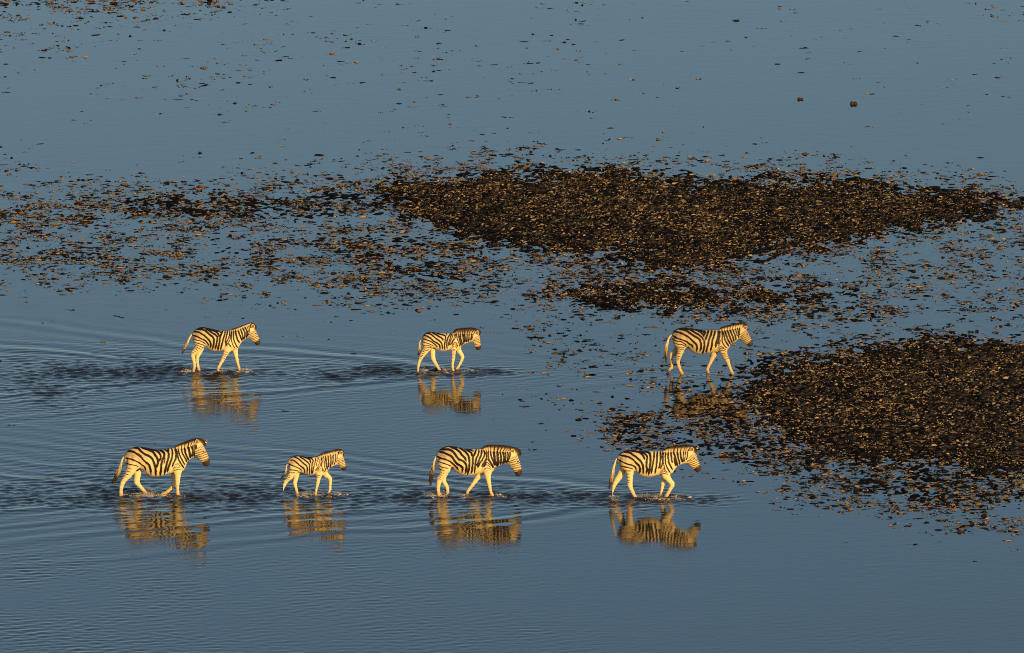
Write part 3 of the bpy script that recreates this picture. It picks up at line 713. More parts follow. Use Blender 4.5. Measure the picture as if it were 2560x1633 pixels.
def build_zebra(zk, label, group, seed):
    z = Z[zk]; rng = np.random.default_rng(seed)
    zx, zy = ZPOS[zk]
    g = zy - CAM_Y; rng_d = math.hypot(g, CAM_H); th = math.atan2(CAM_H, g)
    sn, cs = math.sin(th), math.cos(th)
    mpp = rng_d/FPX/z['s']                    # metres per measuring unit
    def LX(px): return (np.asarray(px, float) - z['xm'])*mpp
    def LZ(py, y=0.0): return ((z['yf'] - np.asarray(py, float))*mpp - y*sn)/cs
    size = (z['neck'][0][1][0] - z['top'][0][0])*mpp/1.5      # relative to an adult

    # --- outline of trunk, neck and head in the animal's own plane of symmetry
    top = [p for p in z['top']] + [p[0] for p in z['neck']] + [p[0] for p in z['head']]
    bot = [p for p in z['bottom']] + [p[1] for p in z['neck']] + [p[1] for p in z['head'][1:]]
    outline = np.concatenate([catmull(top, 4), catmull(bot, 4)[::-1]])
    OX = LX(outline[:, 0]); OZ = LZ(outline[:, 1])
    OP = np.stack([OX, OZ], 1)
    # --- stations giving half thickness R and half breadth w
    st = []
    tx = np.array([p[0] for p in z['top']]); ty = np.array([p[1] for p in z['top']])
    bx = np.array([p[0] for p in z['bottom']]); by = np.array([p[1] for p in z['bottom']])
    x0, x1 = tx[0], z['neck'][0][1][0]
    for f, w in ((0.03, .10), (0.1, .19), (0.2, .245), (0.32, .26), (0.45, .285), (0.58, .285), (0.7, .25), (0.82, .205)):
        x = x0 + (x1-x0)*f
        a = np.interp(x, tx, ty); b = np.interp(x, bx, by)
        st.append((x, (a+b)/2, abs(b-a)/2*mpp, w*size))
    nn = len(z['neck'])
    for i, (a, b) in enumerate(z['neck']):
        R = math.dist(a, b)/2*mpp
        st.append(((a[0]+b[0])/2, (a[1]+b[1])/2, R, (0.165 - 0.075*i/(nn-1))*size))
    for i, (a, b) in enumerate(z['head']):
        R = math.dist(a, b)/2*mpp
        w = (0.088, 0.098, 0.088, 0.070, 0.062, 0.058, 0.045)[i]
        st.append(((a[0]+b[0])/2, (a[1]+b[1])/2, R, w*max(size, 0.85)))
    # --- sampling grid
    h = 0.0125
    allx = [OX.min(), OX.max()]
    lo = np.array([OX.min()-0.12, -0.42, -0.14]); hi = np.array([OX.max()+0.12, 0.42, OZ.max()+0.08])
    nx, ny, nz = np.ceil((hi-lo)/h).astype(int)
    gx = lo[0]+h*np.arange(nx); gy = lo[1]+h*np.arange(ny); gz = lo[2]+h*np.arange(nz)
    X2, Z2 = np.meshgrid(gx, gz, indexing='ij')
    d2 = poly_sd(OP, X2, Z2)
    wt = 0; Rf = 0; Wf = 0
    for sx, sy, R, w in st:
        k = 1/(((X2-LX(sx))**2 + (Z2-LZ(sy))**2) + 0.0006)**2
        wt = wt+k; Rf = Rf+k*R; Wf = Wf+k*w
    Rf = Rf/wt; Wf = Wf/wt
    v = np.maximum(1 + d2/Rf, 0)
    mn = np.minimum(Rf, Wf)
    F = (np.sqrt((v[:, None, :])**2 + (gy[None, :, None]/Wf[:, None, :])**2) - 1)*mn[:, None, :]
    def smin_at(sl, b, k):
        a = F[sl]
        hh = np.clip(0.5+0.5*(b-a)/k, 0, 1)
        F[sl] = b*(1-hh)+a*hh - k*hh*(1-hh)
    def cone(p, q, rp, rq, ky, k):
        R = max(rp, rq) + 0.08
        l = np.minimum(p, q)-R; u = np.maximum(p, q)+R
        i0 = np.clip(((l-lo)/h).astype(int), 0, None); i1 = ((u-lo)/h).astype(int)+1
        sl = (slice(i0[0], i1[0]), slice(i0[1], i1[1]), slice(i0[2], i1[2]))
        ax_ = gx[sl[0]][:, None, None]-p[0]; ay_ = gy[sl[1]][None, :, None]-p[1]; az_ = gz[sl[2]][None, None, :]-p[2]
        e = q-p
        t = np.clip((ax_*e[0]+ay_*e[1]+az_*e[2])/(e@e+1e-12), 0, 1)
        d = np.sqrt((ax_-t*e[0])**2 + ((ay_-t*e[1])/ky)**2 + (az_-t*e[2])**2) - (rp+t*(rq-rp))
        smin_at(sl, d, k)
    feet = []
    for leg in ('near_hind', 'far_hind', 'near_fore', 'far_fore'):
        sg = -1 if leg.startswith('near') else 1
        pts = z[leg]; n = len(pts)
        yy = np.linspace(0.125, 0.095, n)*sg*size
        if leg.endswith('hind'): yy[0] = 0.13*sg*size
        J = [np.array([LX(p[0]), y, LZ(p[1], y)]) for p, y in zip(pts, yy)]
        Rr = [p[2]*mpp for p in pts]
        if leg not in z['lift']:
            last = J[-1].copy()
            last[2] = -0.02
            if J[-1][2] < 0.0: J[-1] = last
            else: J.append(last); Rr.append(Rr[-1])
        for i in range(len(J)-1):
            cone(J[i], J[i+1], Rr[i], Rr[i+1], 0.72 if i == 0 else (0.80 if i == 1 else 0.9), 0.06 if i < 1 else 0.025)
        feet.append((leg, J[-2], J[-1], Rr[-1]))
    V, Qd = surface_nets(F, lo, h)
    V = smooth_mesh(V, Qd, 2, 0.5)
    # --- coat
    up = V[:, 2]*cs - np.abs(V[:, 1])*sn
    u = V[:, 0]/mpp + z['xm']; vv = z['yf'] - up/mpp
    wob = (vnoise(u/38.0, vv/38.0, seed)-0.5)*9
    wob2 = (vnoise(u/38.0, vv/38.0, seed+5)-0.5)*9
    us, vs = u+wob, vv+wob2
    black = stripe_mask(us, vs, z['stripes'], 4.0, 1.7)
    brown = stripe_mask(us, vs, z['brown'], 8.0)*0.95
    belly = max(p[1] for p in z['bottom'])
    legzone = sstep(belly-70, belly-20, vv)
    far = (V[:, 1] > 0.015)
    black = np.where(far, black*(1-legzone), black)
    # head: fine lines from eye to muzzle, dark muzzle
    hc = np.array([[(a[0]+b[0])/2, (a[1]+b[1])/2] for a, b in z['head']])
    hd, ht = seg_dist(us, vs, hc)
    hr = math.dist(*z['head'][1])/2
    onhead = (hd < hr*1.05) & (u > z['head'][0][1][0]+5) & (ht > 0.02)
    side = ((us-hc[0][0])*(hc[-1][1]-hc[0][1]) - (vs-hc[0][1])*(hc[-1][0]-hc[0][0]))/math.dist(hc[0], hc[-1])/hr
    ph = ht*10.5 + 0.35*side*side - side*0.7
    lines = np.clip(0.5 + 1.3*(np.sin(2*np.pi*ph) + 0.12), 0, 1)
    fore = sstep(0.25, 0.6, side)
    lines2 = np.clip(0.5 + 1.2*np.sin(2*np.pi*side*5.5), 0, 1)
    hs = np.where(ht < 0.42, lines*(1-fore) + lines2*fore, lines)
    hs = hs*sstep(0.06, 0.16, ht)*0.92
    black = np.where(onhead, np.maximum(black*(ht < 0.1), hs*0.95), black)
    muz = onhead*sstep(0.70, 0.78, ht + 0.03*(vnoise(u/25, vv/25, 3)-0.5))
    # colour build-up
    tanf = sstep(belly-150, min(p[1] for p in z['top'])+120, vv)*sstep(z['neck'][0][0][0]-150, z['top'][0][0]+150, u)
    base = CREAM[None]*(1-0.8*tanf[:, None]) + TAN[None]*(0.8*tanf[:, None])
    base = base*(1-brown[:, None]) + (BROWN*0.55+TAN*0.45)[None]*brown[:, None]
    # splashed with mud low on the legs
    dirt = np.maximum(sstep(0.34, 0.02, V[:, 2])*sstep(0.35, 0.7, vnoise(u/22, vv/22, 9))*0.6, 0.7*sstep(0.16, 0.03, V[:, 2]))
    base = base*(1-dirt[:, None]) + np.array([0.34, 0.24, 0.14])[None]*dirt[:, None]
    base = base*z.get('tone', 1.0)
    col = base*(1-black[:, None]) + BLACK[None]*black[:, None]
    col = col*(1-muz[:, None]) + DKBROWN[None]*0.7*muz[:, None]
    # dark ridge along the back
    ridge = (np.abs(V[:, 1]) < 0.022) & (u < z['neck'][0][0][0]) & (vv < np.interp(u, tx, ty)+14)
    col[ridge] = BLACK*1.5

    root = bpy.data.objects.new('zebra', None)
    root.empty_display_size = 0.3
    COL.objects.link(root)
    root.location = (zx, zy, 0)
    tag(root, label, 'zebra', group)
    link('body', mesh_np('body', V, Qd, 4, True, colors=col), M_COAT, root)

    # --- mane: rows of upright tufts from withers to forelock
    base_l = catmull([p[0] for p in z['neck']] + [z['head'][0][0], z['head'][1][0]], 5)
    top_l = catmull(z['mane'], 5)
    n = 170
    B = resample(base_l, n); T = resample(top_l, n)
    roots = []; tips = []; cR = []; cM = []; cT = []
    blk = stripe_mask(B[:, 0]+0.0, B[:, 1]+12.0, z['stripes'], 8.0, 1.15)
    for row, y in enumerate((-0.020, -0.007, 0.007, 0.020)):
        for i in range(n):
            b = B[i]; t = T[i]
            f = 1.0 - 0.10*rng.random()**2 - (0.10 if abs(y) > 0.01 else 0)
            jx = rng.normal(0, 5)
            tip = b + (t-b)*f
            d = (b-t); dl = np.hypot(*d)+1e-6
            rt = b + d/dl*min(22, dl*0.4)
            ry = y*size*1.3; ty_ = y*0.45*size + rng.normal(0, 0.004)
            roots.append((LX(rt[0]), ry, LZ(rt[1], 0))); tips.append((LX(tip[0]+jx), ty_, LZ(tip[1], 0)))
            c = CREAM*0.92*(1-blk[i]) + BLACK*blk[i]
            dkm = DKBROWN*(0.7+rng.random()*0.9); fm = z.get('mane_dark', 0.25)*(0.6+0.8*rng.random()) + 1.2*sstep(0.72, 0.86, i/n)
            cR.append(c); cM.append(c*(1-min(fm,1)) + dkm*min(fm,1)); cT.append(dkm*0.6 + (1-min(fm*2+0.45, 1))*c*0.25)
    me_ = blades('mane', np.array(roots), np.array(tips), np.full(len(roots), 0.0125*size), [np.array(cR), np.array(cM), np.array(cT)])
    link('mane', me_, M_HAIR, root)

    # --- tail and its tuft
    tp = catmull(z['tail'], 5); n = len(tp)
    yv = np.linspace(0, -0.03, n)
    P = np.stack([LX(tp[:, 0]), yv, LZ(tp[:, 1], 0) - yv*sn/cs], 1)
    P[0, 0] += 0.05; P[0,2] += 0.01
    f = np.linspace(0, 1, n)
    R = tp[:, 2]*mpp*np.where(f < z['tuft'], 0.95, np.clip(0.95-(f-z['tuft'])*1.6, 0.2, 1))
    cc = [CREAM*0.9*(1-sstep(z['tuft']-0.12, z['tuft']+0.1, k)) + DKBROWN*sstep(z['tuft']-0.12, z['tuft']+0.1, k) for k in f]
    tail = link('tail', tube('tail', P, R, cc, 10, 0.75), M_COAT, root)
    roots = []; tips = []; c0 = []; c1 = []; c2 = []
    for i in range(260):
        k = min(0.93, z['tuft']*0.45 + rng.random()*(0.95-z['tuft']*0.45))
        j = k*(n-1); a = int(j); pr = P[a] + (P[min(a+1, n-1)]-P[a])*(j-a)
        k2 = min(1.0, k + 0.12 + 0.16*rng.random()); j2 = k2*(n-1); a2 = int(j2)
        pt = P[a2] + (P[min(a2+1, n-1)]-P[a2])*(j2-a2)
        rr = np.interp(k, f, tp[:, 2])*mpp; r2 = np.interp(k2, f, tp[:, 2])*mpp
        tdir = P[min(a+1, n-1)]-P[max(a-1, 0)]; tdir /= np.linalg.norm(tdir)
        perp = np.array([tdir[2], 0, -tdir[0]])
        ang = rng.random()*2*math.pi; rad = math.sqrt(rng.random())
        off = perp*math.cos(ang) + np.array([0, 1, 0])*math.sin(ang)*0.7
        roots.append(pr + off*rr*rad*0.75); tips.append(pt + off*r2*rad*1.15)
        dk = sstep(z['tuft']-0.1, z['tuft']+0.12, k + rng.normal(0, 0.05))
        c = CREAM*0.8*(1-dk) + DKBROWN*(0.6+0.8*rng.random())*dk
        c0.append(c); c1.append(c*0.9); c2.append(c*0.6 + DKBROWN*0.3)
    me_ = blades('tail_tuft', np.array(roots), np.array(tips), np.full(len(roots), 0.0085), [np.array(c0), np.array(c1), np.array(c2)])
    link('tail_tuft', me_, M_HAIR, tail)

    # --- ears: cupped leaves, pale rim and dark hollow
    for ei, (eb, et, ew) in enumerate(z['ears']):
        yb, yt = (-0.055, -0.075) if ei == 0 else (0.055, 0.075)
        p0 = np.array([LX(eb[0]), yb*size, LZ(eb[1], yb*size)]); p1 = np.array([LX(et[0]), yt*size, LZ(et[1], yt*size)])
        axv = p1-p0; ln = np.linalg.norm(axv); axn = axv/ln
        s1 = np.cross(axn, [0, 1, 0]); s1 /= np.linalg.norm(s1)
        s2 = np.cross(axn, s1)
        if s2[1] > 0: s2 = -s2                    # towards the open side
        if ei: s2 = -s2 + np.array([0.5, 0, 0]); s2 /= np.linalg.norm(s2)
        Vv = []; Cc = []
        nt_, ns = 8, 14
        for i in range(nt_):
            t = i/(nt_-1)
            w = ew*mpp*(0.55 + 0.95*math.sin(math.pi*min(1, 0.12+0.80*t))**0.9)*(1-0.92*sstep(0.72, 1.0, t))
            for k in range(ns):
                a = 2*math.pi*k/ns
                ca, sa = math.cos(a), math.sin(a)
                depth = 0.5*sa if sa < 0 else -0.16*sa*t + 0.05*sa      # open face is hollow
                Vv.append(p0 + axv*t + s1*w*ca - (-s2)*w*depth)
                inner = (sa > 0.60) and 0.25 < t < 0.85
                c = np.array([0.22, 0.13, 0.075]) if inner else CREAM*0.95
                if t > 0.9 or (sa < -0.2 and 0.4 < t < 0.75): c = BLACK*2
                Cc.append(c)
        Fq = [(i*ns+k, i*ns+(k+1) % ns, (i+1)*ns+(k+1) % ns, (i+1)*ns+k) for i in range(nt_-1) for k in range(ns)]
        link('ear', mesh_np('ear', Vv, Fq, 4, True, colors=np.array(Cc)), M_COAT, root)
    # --- eyes set into the sides of the head
    eu, ev = z['eye']
    for sg in (-1, 1):
        m_ = (np.hypot(u-eu, vv-ev) < 22) & (V[:, 1]*sg > 0)
        yE = np.median(V[m_, 1]) if m_.any() else 0.07*sg
        r = 0.024*max(size, 0.8)
        c = np.array([LX(eu), yE - sg*0.008, LZ(ev, -abs(yE))])
        vs_ = []; fs_ = []
        for i in range(7):
            a = math.pi*i/6
            for k in range(10):
                b = 2*math.pi*k/10
                vs_.append(c + r*np.array([math.sin(a)*math.cos(b)*1.15, math.cos(a)*0.85, math.sin(a)*math.sin(b)*0.85]))
        for i in range(6):
            for k in range(10):
                fs_.append((i*10+k, i*10+(k+1) % 10, (i+1)*10+(k+1) % 10, (i+1)*10+k))
        link('eye', mesh_np('eye', vs_, fs_, 4, True), M_EYE, root)
    # --- hooves
    for leg, pj, pe, r in feet:
        d = pe-pj; d = d/np.linalg.norm(d)
        if leg not in z['lift']:
            d = np.array([0.12, 0, -1.0]); d /= np.linalg.norm(d); ln = (pe[2]-BED+0.004)/abs(d[2])
            a0 = pe - d*0.0
        else:
            ln = 0.075*size; a0 = pe - d*0.01
        P2 = np.array([a0 + d*ln*t for t in (0, 0.12, 0.6, 0.97, 1.0)])
        R2 = [r*0.85, r*1.12, r*1.28, r*1.42, r*1.3]
        link('hoof', tube('hoof', P2, R2, [DKBROWN]*5, 10, 0.95), M_HOOF, root)
    return root

ROW4 = 'zebras walking in the file of four'
ROW3 = 'zebras walking in the file of three'
build_zebra('trailing_adult', 'adult zebra with far foreleg folded back, last of the file of four', ROW4, 1)
build_zebra('foal', 'small zebra foal walking between two adults in the file of four', ROW4, 2)
build_zebra('low_head_adult', 'adult zebra with level neck and drooping forelock, right behind the leading one of four', ROW4, 3)
build_zebra('leading_adult', 'zebra with near foreleg raised at the knee, leading the file of four', ROW4, 4)
build_zebra('swung_tail_adult', 'zebra with short cropped mane and tail swung back, last of the file of three', ROW3, 5)
build_zebra('fuzzy_mane_yearling', 'young zebra with tall fuzzy brown mane, middle of the file of three', ROW3, 6)
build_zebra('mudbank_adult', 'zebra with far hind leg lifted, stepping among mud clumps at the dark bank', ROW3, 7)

# ------------------------------------------------------------------ clumps of dried mud and weed
def icosphere(sub):
    t = (1+5**0.5)/2
    v = [(-1,t,0),(1,t,0),(-1,-t,0),(1,-t,0),(0,-1,t),(0,1,t),(0,-1,-t),(0,1,-t),(t,0,-1),(t,0,1),(-t,0,-1),(-t,0,1)]
    v = [tuple(np.array(q)/np.linalg.norm(q)) for q in v]
    f = [(0,11,5),(0,5,1),(0,1,7),(0,7,10),(0,10,11),(1,5,9),(5,11,4),(11,10,2),(10,7,6),(7,1,8),(3,9,4),(3,4,2),(3,2,6),(3,6,8),(3,8,9),(4,9,5),(2,4,11),(6,2,10),(8,6,7),(9,8,1)]
    for _ in range(sub):
        cache = {}; nf = []
        def mid(a, b):
            k = (min(a, b), max(a, b))
            if k not in cache:
                p_ = np.array(v[a])+np.array(v[b]); v.append(tuple(p_/np.linalg.norm(p_))); cache[k] = len(v)-1
            return cache[k]
        for a, b, c in f:
            ab, bc, ca = mid(a, b), mid(b, c), mid(c, a)
            nf += [(a, ab, ca), (b, bc, ab), (c, ca, bc), (ab, bc, ca)]
        f = nf
    return np.array(v), np.array(f)

XLIM = (-17.2, 17.2)
area = (XLIM[1]-XLIM[0])*(float(Y_FAR)-float(Y_NEAR))
MAXD = 78.0
nc = int(area*MAXD)
cx = RNG.uniform(*XLIM, nc); cy = RNG.uniform(float(Y_NEAR), float(Y_FAR), nc)
den = clump_density(cx, cy)
core = bank_core(cx, cy)
patch = np.clip(fbm(cx*1.3, cy*0.8, 3, 91)*3.0 - 0.95, 0.03, 1.7)
prob = den*np.where(core > 0.6, np.clip(0.35+0.5*patch, 0, 1), patch*1.25)*np.where(den < 0.06, 0.6, 1.0)
keep = RNG.random(nc) < prob
cx, cy, core = cx[keep], cy[keep], core[keep]
# each spot is a little drift of crumbs strung out along the wave direction
nb = np.where(core > 0.6, RNG.integers(2, 6, len(cx)), RNG.integers(1, 6, len(cx)))
parent = np.repeat(np.arange(len(cx)), nb)
first = np.r_[True, parent[1:] != parent[:-1]]
core = core[parent]
pcx, pcy = cx[parent], cy[parent]
n_ = len(parent)
cx = pcx + np.where(first, 0, RNG.normal(0, 1, n_)*np.where(core > 0.6, 0.12, 0.085))
cy = pcy + np.where(first, 0, RNG.normal(0, 0.07, n_))
# keep the standing legs clear
for zk, (zx, zy) in ZPOS.items():
    k = (np.abs(cx-zx) < (1.1 if zk == 'mudbank_adult' else 2.0)) & (np.abs(cy-zy) < (0.12 if zk == 'mudbank_adult' else 2.0))
    cx, cy, core, first = cx[~k], cy[~k], core[~k], first[~k]
ncl = len(cx)
sz = 0.0128*np.exp(np.clip(RNG.normal(0, 0.42, ncl), -1.2, 0.95))*np.where(first, 1.15, 0.85)*np.where(core > 0.6, 0.72, 0.95)
sx = sz*RNG.uniform(1.0, 3.2, ncl); sy = sz*RNG.uniform(0.9, 2.4, ncl); szv = sz*RNG.uniform(0.6, 1.35, ncl)
flat = RNG.random(ncl) < np.where(core > 0.6, 0.10, 0.40)
sx = np.minimum(np.where(flat, sx*2.0, sx), 0.13); szv = np.where(flat, szv*0.5, szv); sy = np.where(flat, sy*1.5, sy)
rot = RNG.normal(0.08, 0.35, ncl)
cz = np.where(core > 0.5, (core-0.66)*0.09 + 0.03*RNG.random(ncl), 0.0)
cz = np.maximum(cz, 0.0) + szv*RNG.uniform(-0.1, 0.40, ncl)
tint = RNG.random(ncl)
C1 = np.array([0.16, 0.108, 0.058]); C2 = np.array([0.34, 0.24, 0.135]); C3 = np.array([0.018, 0.014, 0.012])
ccol = C1[None]*(1-tint[:, None]) + C2[None]*tint[:, None]
dk = RNG.random(ncl) < np.where(core > 0.6, 0.30, np.where(flat, 0.85, 0.40))
ccol[core > 0.6] *= 1.35
ccol[dk] = C3[None]*(0.5+tint[dk][:, None])

order = np.argsort(-(sx*szv))
N_IND = 296
ind = order[:N_IND]; rest = order[N_IND:]

def clump_batch(name, ids, variants):
    Vs = []; Fs = []; Cs = []; off = 0
    groups = np.array_split(RNG.permutation(ids), len(variants))
    for (bv, bf), gi in zip(variants, groups):
        n = len(gi)
        c, s_ = np.cos(rot[gi])[:, None], np.sin(rot[gi])[:, None]
        lx = bv[None, :, 0]*sx[gi][:, None]; ly = bv[None, :, 1]*sy[gi][:, None]; lz = bv[None, :, 2]*szv[gi][:, None]
        P = np.stack([cx[gi][:, None]+lx*c-ly*s_, cy[gi][:, None]+lx*s_+ly*c, cz[gi][:, None]+lz], -1)
        Vs.append(P.reshape(-1, 3))
        Fs.append((np.arange(n)[:, None, None]*len(bv) + bf[None]).reshape(-1, 3) + off)
        cv = ccol[gi][:, None, :]*(0.75+0.5*RNG.random((n, len(bv), 1)))
        Cs.append(cv.reshape(-1, 3)); off += n*len(bv)
    return mesh_np(name, np.concatenate(Vs), np.concatenate(Fs), 3, False, colors=np.concatenate(Cs))

iv, if_ = icosphere(0)
variants = []
for k in range(14):
    r = np.random.default_rng(100+k)
    bv = iv*(1 + r.normal(0, 0.24, (len(iv), 1))) + r.normal(0, 0.07, iv.shape)
    bv[:, 2] = np.where(bv[:, 2] < -0.55, -0.55, bv[:, 2])
    variants.append((bv, if_))
ov = np.array([(1,0,0),(-1,0,0),(0,1,0),(0,-1,0),(0,0,1),(0,0,-0.5)], float)
of = np.array([(0,2,4),(2,1,4),(1,3,4),(3,0,4),(2,0,5),(1,2,5),(3,1,5),(0,3,5)])
chips = []
for k in range(14):
    r = np.random.default_rng(200+k)
    chips.append((ov*(1 + r.normal(0, 0.22, (6, 1))) + r.normal(0, 0.16, ov.shape), of))
me = clump_batch('mud_rubble', rest[:10000], variants)
o = link('mud_rubble', me, M_MUD)
tag(o, 'small brown clumps of dried mud strewn over the banks and shallow water', 'mud', kind='stuff')
o = link('mud_crumbs', clump_batch('mud_crumbs', rest[10000:], chips), M_MUD)
tag(o, 'fine crumbs of dark and tan mud speckling the banks and their fringes', 'mud', kind='stuff')
print('clumps', ncl)

# the largest clumps, each a thing of its own
ivb, ifb = icosphere(2)
bigmesh = []
for k in range(12):
    r = np.random.default_rng(300+k)
    lob = r.normal(0, 1, (6, 3)); lob /= np.linalg.norm(lob, axis=1)[:, None]
    bump_ = sum(np.clip(ivb@l - 0.35, 0, 1)*r.uniform(-0.55, 0.9) for l in lob)
    bv = ivb*(1 + bump_[:, None] + r.normal(0, 0.10, (len(ivb), 1)))
    bv[:, 2] = np.maximum(bv[:, 2], -0.6)
    t = r.random((len(bv), 1))
    base = (C1, C2, C1*1.2, C3*1.4)[k % 4]
    bigmesh.append(mesh_np('mud_clump', bv, ifb, 3, False, colors=base[None]*(0.7+0.6*t)))
    bigmesh[-1].materials.append(M_MUD)
ZONES = [
    ('brown mud clump standing out of the still water beyond the far bank', 'clumps beyond the far mud bank'),
    ('brown mud clump on the long dark bank behind the file of three', 'clumps on the far mud bank'),
    ('brown mud clump in the scattered shallows leading up to the far bank', 'clumps scattered beside the far mud bank'),
    ('brown mud clump on the dark bank ahead of the file of four', 'clumps on the near mud bank'),
    ('brown mud clump in the open water around the walking zebras', 'clumps near the zebras'),
]
for q, i in enumerate(ind):
    px, py = ground_px(cx[i], cy[i])
    dd = [poly_sd(P, np.array([px]), np.array([py]))[0] for P in DENSE]
    if py < 430: zi = 0
    elif dd[0] < 12 or dd[1] < 8: zi = 1
    elif dd[2] < 90: zi = 3
    elif py < 800: zi = 2
    else: zi = 4
    o = bpy.data.objects.new('mud_clump', bigmesh[q % 12])
    COL.objects.link(o)
    o.location = (cx[i], cy[i], cz[i]); o.scale = (sx[i]*0.9, sy[i]*0.9, szv[i]*0.8); o.rotation_euler = (0, 0, rot[i])
    tone = ('brown', 'tan', 'brown', 'blackish')[q % 4]
    form = 'flat' if flat[i] else ('long low' if sx[i] > 2.3*szv[i] else 'rounded')
    size_ = 'larger' if q < 60 else 'small'
    tag(o, ZONES[zi][0].replace('brown mud clump', size_ + ' ' + form + ' ' + tone + ' mud clump'), 'mud clump', ZONES[zi][1])

# a few odd lumps the eye picks out
def lump(name, label, cat, px, py, wid, hei, col, seed, lobes):
    r = np.random.default_rng(seed)
    gx, gy = px_ground(px, py)
    Vs = []; Fs = []; off = 0; Cs = []
    for (ox, k) in lobes:
        bv = ivb*(1 + r.normal(0, 0.07, (len(ivb), 1)) + 0.25*np.clip(ivb@np.array([r.normal(), r.normal(), r.normal()]) - 0.6, 0, 1)[:, None])
        bv = bv*np.array([wid*0.5*k, wid*0.42*k, hei*k]) + np.array([ox*wid, 0, hei*0.25])
        Vs.append(bv); Fs.append(ifb+off); off += len(bv)
        Cs.append(np.array(col)[None]*(0.6+0.8*r.random((len(bv), 1))))
    me_ = mesh_np(name, np.concatenate(Vs), np.concatenate(Fs), 3, True, colors=np.concatenate(Cs))
    o = link(name, me_, M_MUD, None, (float(gx), float(gy), 0))
    tag(o, label, cat)
lump('dung_lump', 'dark reddish-brown twin lump alone in the still far water, the taller one', 'dung', 2134, 261, 0.13, 0.075, (0.075, 0.035, 0.016), 1, [(-0.36, 0.95), (0.38, 0.9)])
lump('dung_lump', 'dark flat reddish-brown lump alone in the still far water beside the taller one', 'dung', 2001, 249, 0.11, 0.05, (0.055, 0.026, 0.013), 2, [(-0.4, 0.95), (0.4, 0.85)])
lump('dung_lump', 'low black lump lying in open water past the end of the scattered clumps', 'dung', 1321, 738, 0.26, 0.04, (0.03, 0.022, 0.014), 3, [(-0.3, 0.8), (0.25, 0.8), (0.6, 0.4)])
lump('dung_lump', 'blackish lump among thinly scattered clumps left of the far bank', 'dung', 215, 557, 0.26, 0.045, (0.035, 0.022, 0.012), 4, [(-0.35, 0.6), (0.1, 0.8), (0.5, 0.5)])
lump('dung_lump', 'dark reddish lump at the thinning edge of the near bank', 'dung', 2308, 1251, 0.24, 0.045, (0.05, 0.022, 0.013), 5, [(-0.3, 0.7), (0.25, 0.8)])
lump('dung_lump', 'dark brown lump in clear water beyond the edge of the near bank', 'dung', 2402, 1331, 0.16, 0.045, (0.05, 0.028, 0.016), 6, [(-0.2, 0.9), (0.4, 0.6)])

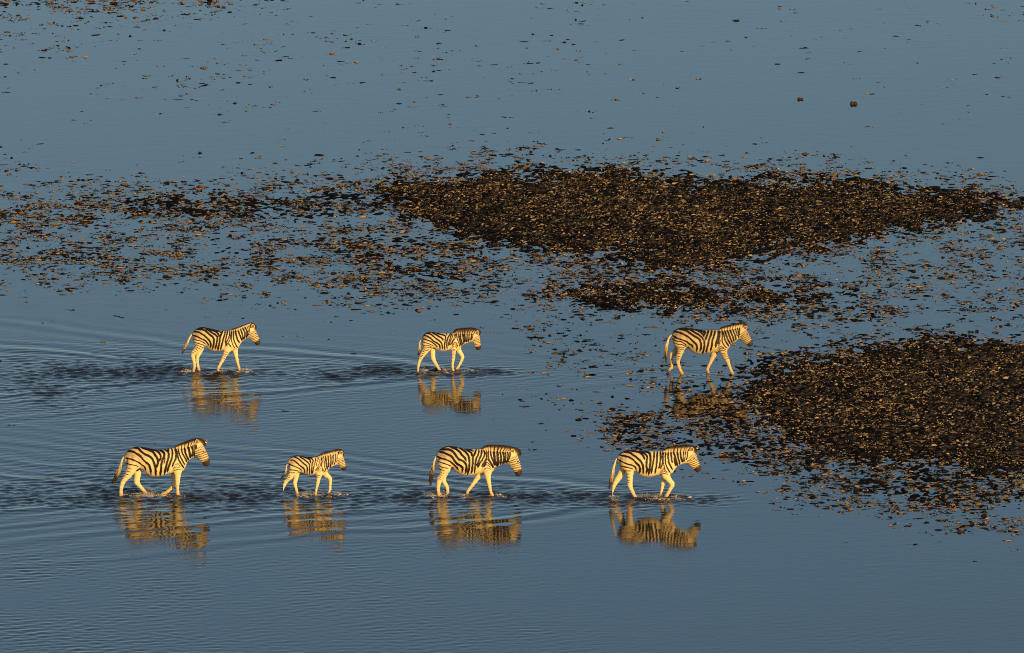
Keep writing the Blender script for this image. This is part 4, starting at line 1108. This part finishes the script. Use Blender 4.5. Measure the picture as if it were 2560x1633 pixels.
# ------------------------------------------------------------------ splashes at the hooves
m, nt, p = new_mat('splash_water')
p.inputs['Base Color'].default_value = (0.42, 0.36, 0.28, 1)
nn_ = nt.nodes.new('ShaderNodeTexNoise'); nn_.inputs['Scale'].default_value = 25
rr_ = nt.nodes.new('ShaderNodeValToRGB')
rr_.color_ramp.elements[0].color = (0.30, 0.24, 0.17, 1); rr_.color_ramp.elements[1].color = (0.62, 0.55, 0.44, 1)
nt.links.new(nn_.outputs['Fac'], rr_.inputs['Fac']); nt.links.new(rr_.outputs[0], p.inputs['Base Color'])
p.inputs['Roughness'].default_value = 0.15; p.inputs['IOR'].default_value = 1.333
M_SPLASH = m
iv0, if0 = icosphere(0)
def splash(zk, spots, label, seed):
    """spots: (px, py in the measuring frame, half width m, height m, drops, lean)"""
    z = Z[zk]; r = np.random.default_rng(seed)
    zx, zy = ZPOS[zk]
    mpp = math.hypot(zy-CAM_Y, CAM_H)/FPX/z['s']
    Vs = []; Fs = []; off = 0
    for (px, hw, ht, nd, lean) in spots:
        x0 = (px - z['xm'])*mpp
        for i in range(nd*2):
            t = r.random()**2.2
            y = r.normal(0, 0.16)
            x = x0 + r.normal(0, hw*0.5)*(1+0.5*t) + lean*t*ht
            zz = t*ht*math.exp(-((x-x0-lean*t*ht)/hw)**2)
            s_ = 0.002 + 0.006*r.random()**2*(1-0.5*t)
            sc = np.array([s_*(1+1.5*r.random()*(1-t)), s_*1.2, s_*(0.9+0.8*t)])
            Vs.append(iv0*(1+r.normal(0, 0.15, (12, 1)))*sc + np.array([x, y-0.05, zz+0.004])); Fs.append(if0+off); off += 12
        # thrown rim of water lying round the leg
        for i in range(int(nd*0.35)):
            x = x0 + r.normal(0, hw*0.7); y = r.normal(-0.05, 0.13)
            sc = np.array([0.02+0.05*r.random(), 0.012+0.02*r.random(), 0.003+0.010*r.random()])
            Vs.append(iv0*(1+r.normal(0, 0.2, (12, 1)))*sc + np.array([x, y, 0.002])); Fs.append(if0+off); off += 12
    me_ = mesh_np('water_splash', np.concatenate(Vs), np.concatenate(Fs), 3, True)
    o = link('water_splash', me_, M_SPLASH, None, (zx, zy, 0))
    tag(o, label, 'splash', kind='stuff')
splash('trailing_adult', [(880, .16, .20, 150, 0.25), (700, .2, .07, 70, 0), (1150, .2, .08, 70, 0), (345, .10, .03, 24, 0), (1500, .13, .04, 30, 0)], 'tan splash thrown up by the last zebra of the file of four', 1)
splash('foal', [(850, .13, .14, 80, 0.3), (720, .14, .04, 40, 0), (1200, .16, .05, 50, 0), (1380, .10, .04, 30, 0), (1560, .2, .02, 40, 0)], 'low splash running under the foal', 2)
splash('low_head_adult', [(260, .12, .10, 80, 0.0), (500, .09, .14, 70, 0.1), (930, .1, .03, 30, 0), (1640, .18, .03, 50, 0)], 'splash around the hind hooves of the low-headed zebra', 3)
splash('leading_adult', [(1000, .22, .11, 140, 0.3), (1190, .14, .15, 110, 0.5), (1350, .12, .05, 50, 0), (300, .14, .04, 40, 0), (1650, .28, .02, 60, 0)], 'splash between the legs of the zebra leading the file of four', 4)
splash('swung_tail_adult', [(280, .14, .09, 90, 0), (1640, .14, .10, 80, 0.4), (1160, .16, .03, 40, 0), (1000, .08, .03, 24, 0)], 'splash at the feet of the last zebra in the file of three', 5)
splash('fuzzy_mane_yearling', [(400, .06, .10, 40, 0.4), (950, .12, .07, 70, 0.3), (1600, .2, .02, 40, 0)], 'small splash under the young zebra with the fuzzy mane', 6)
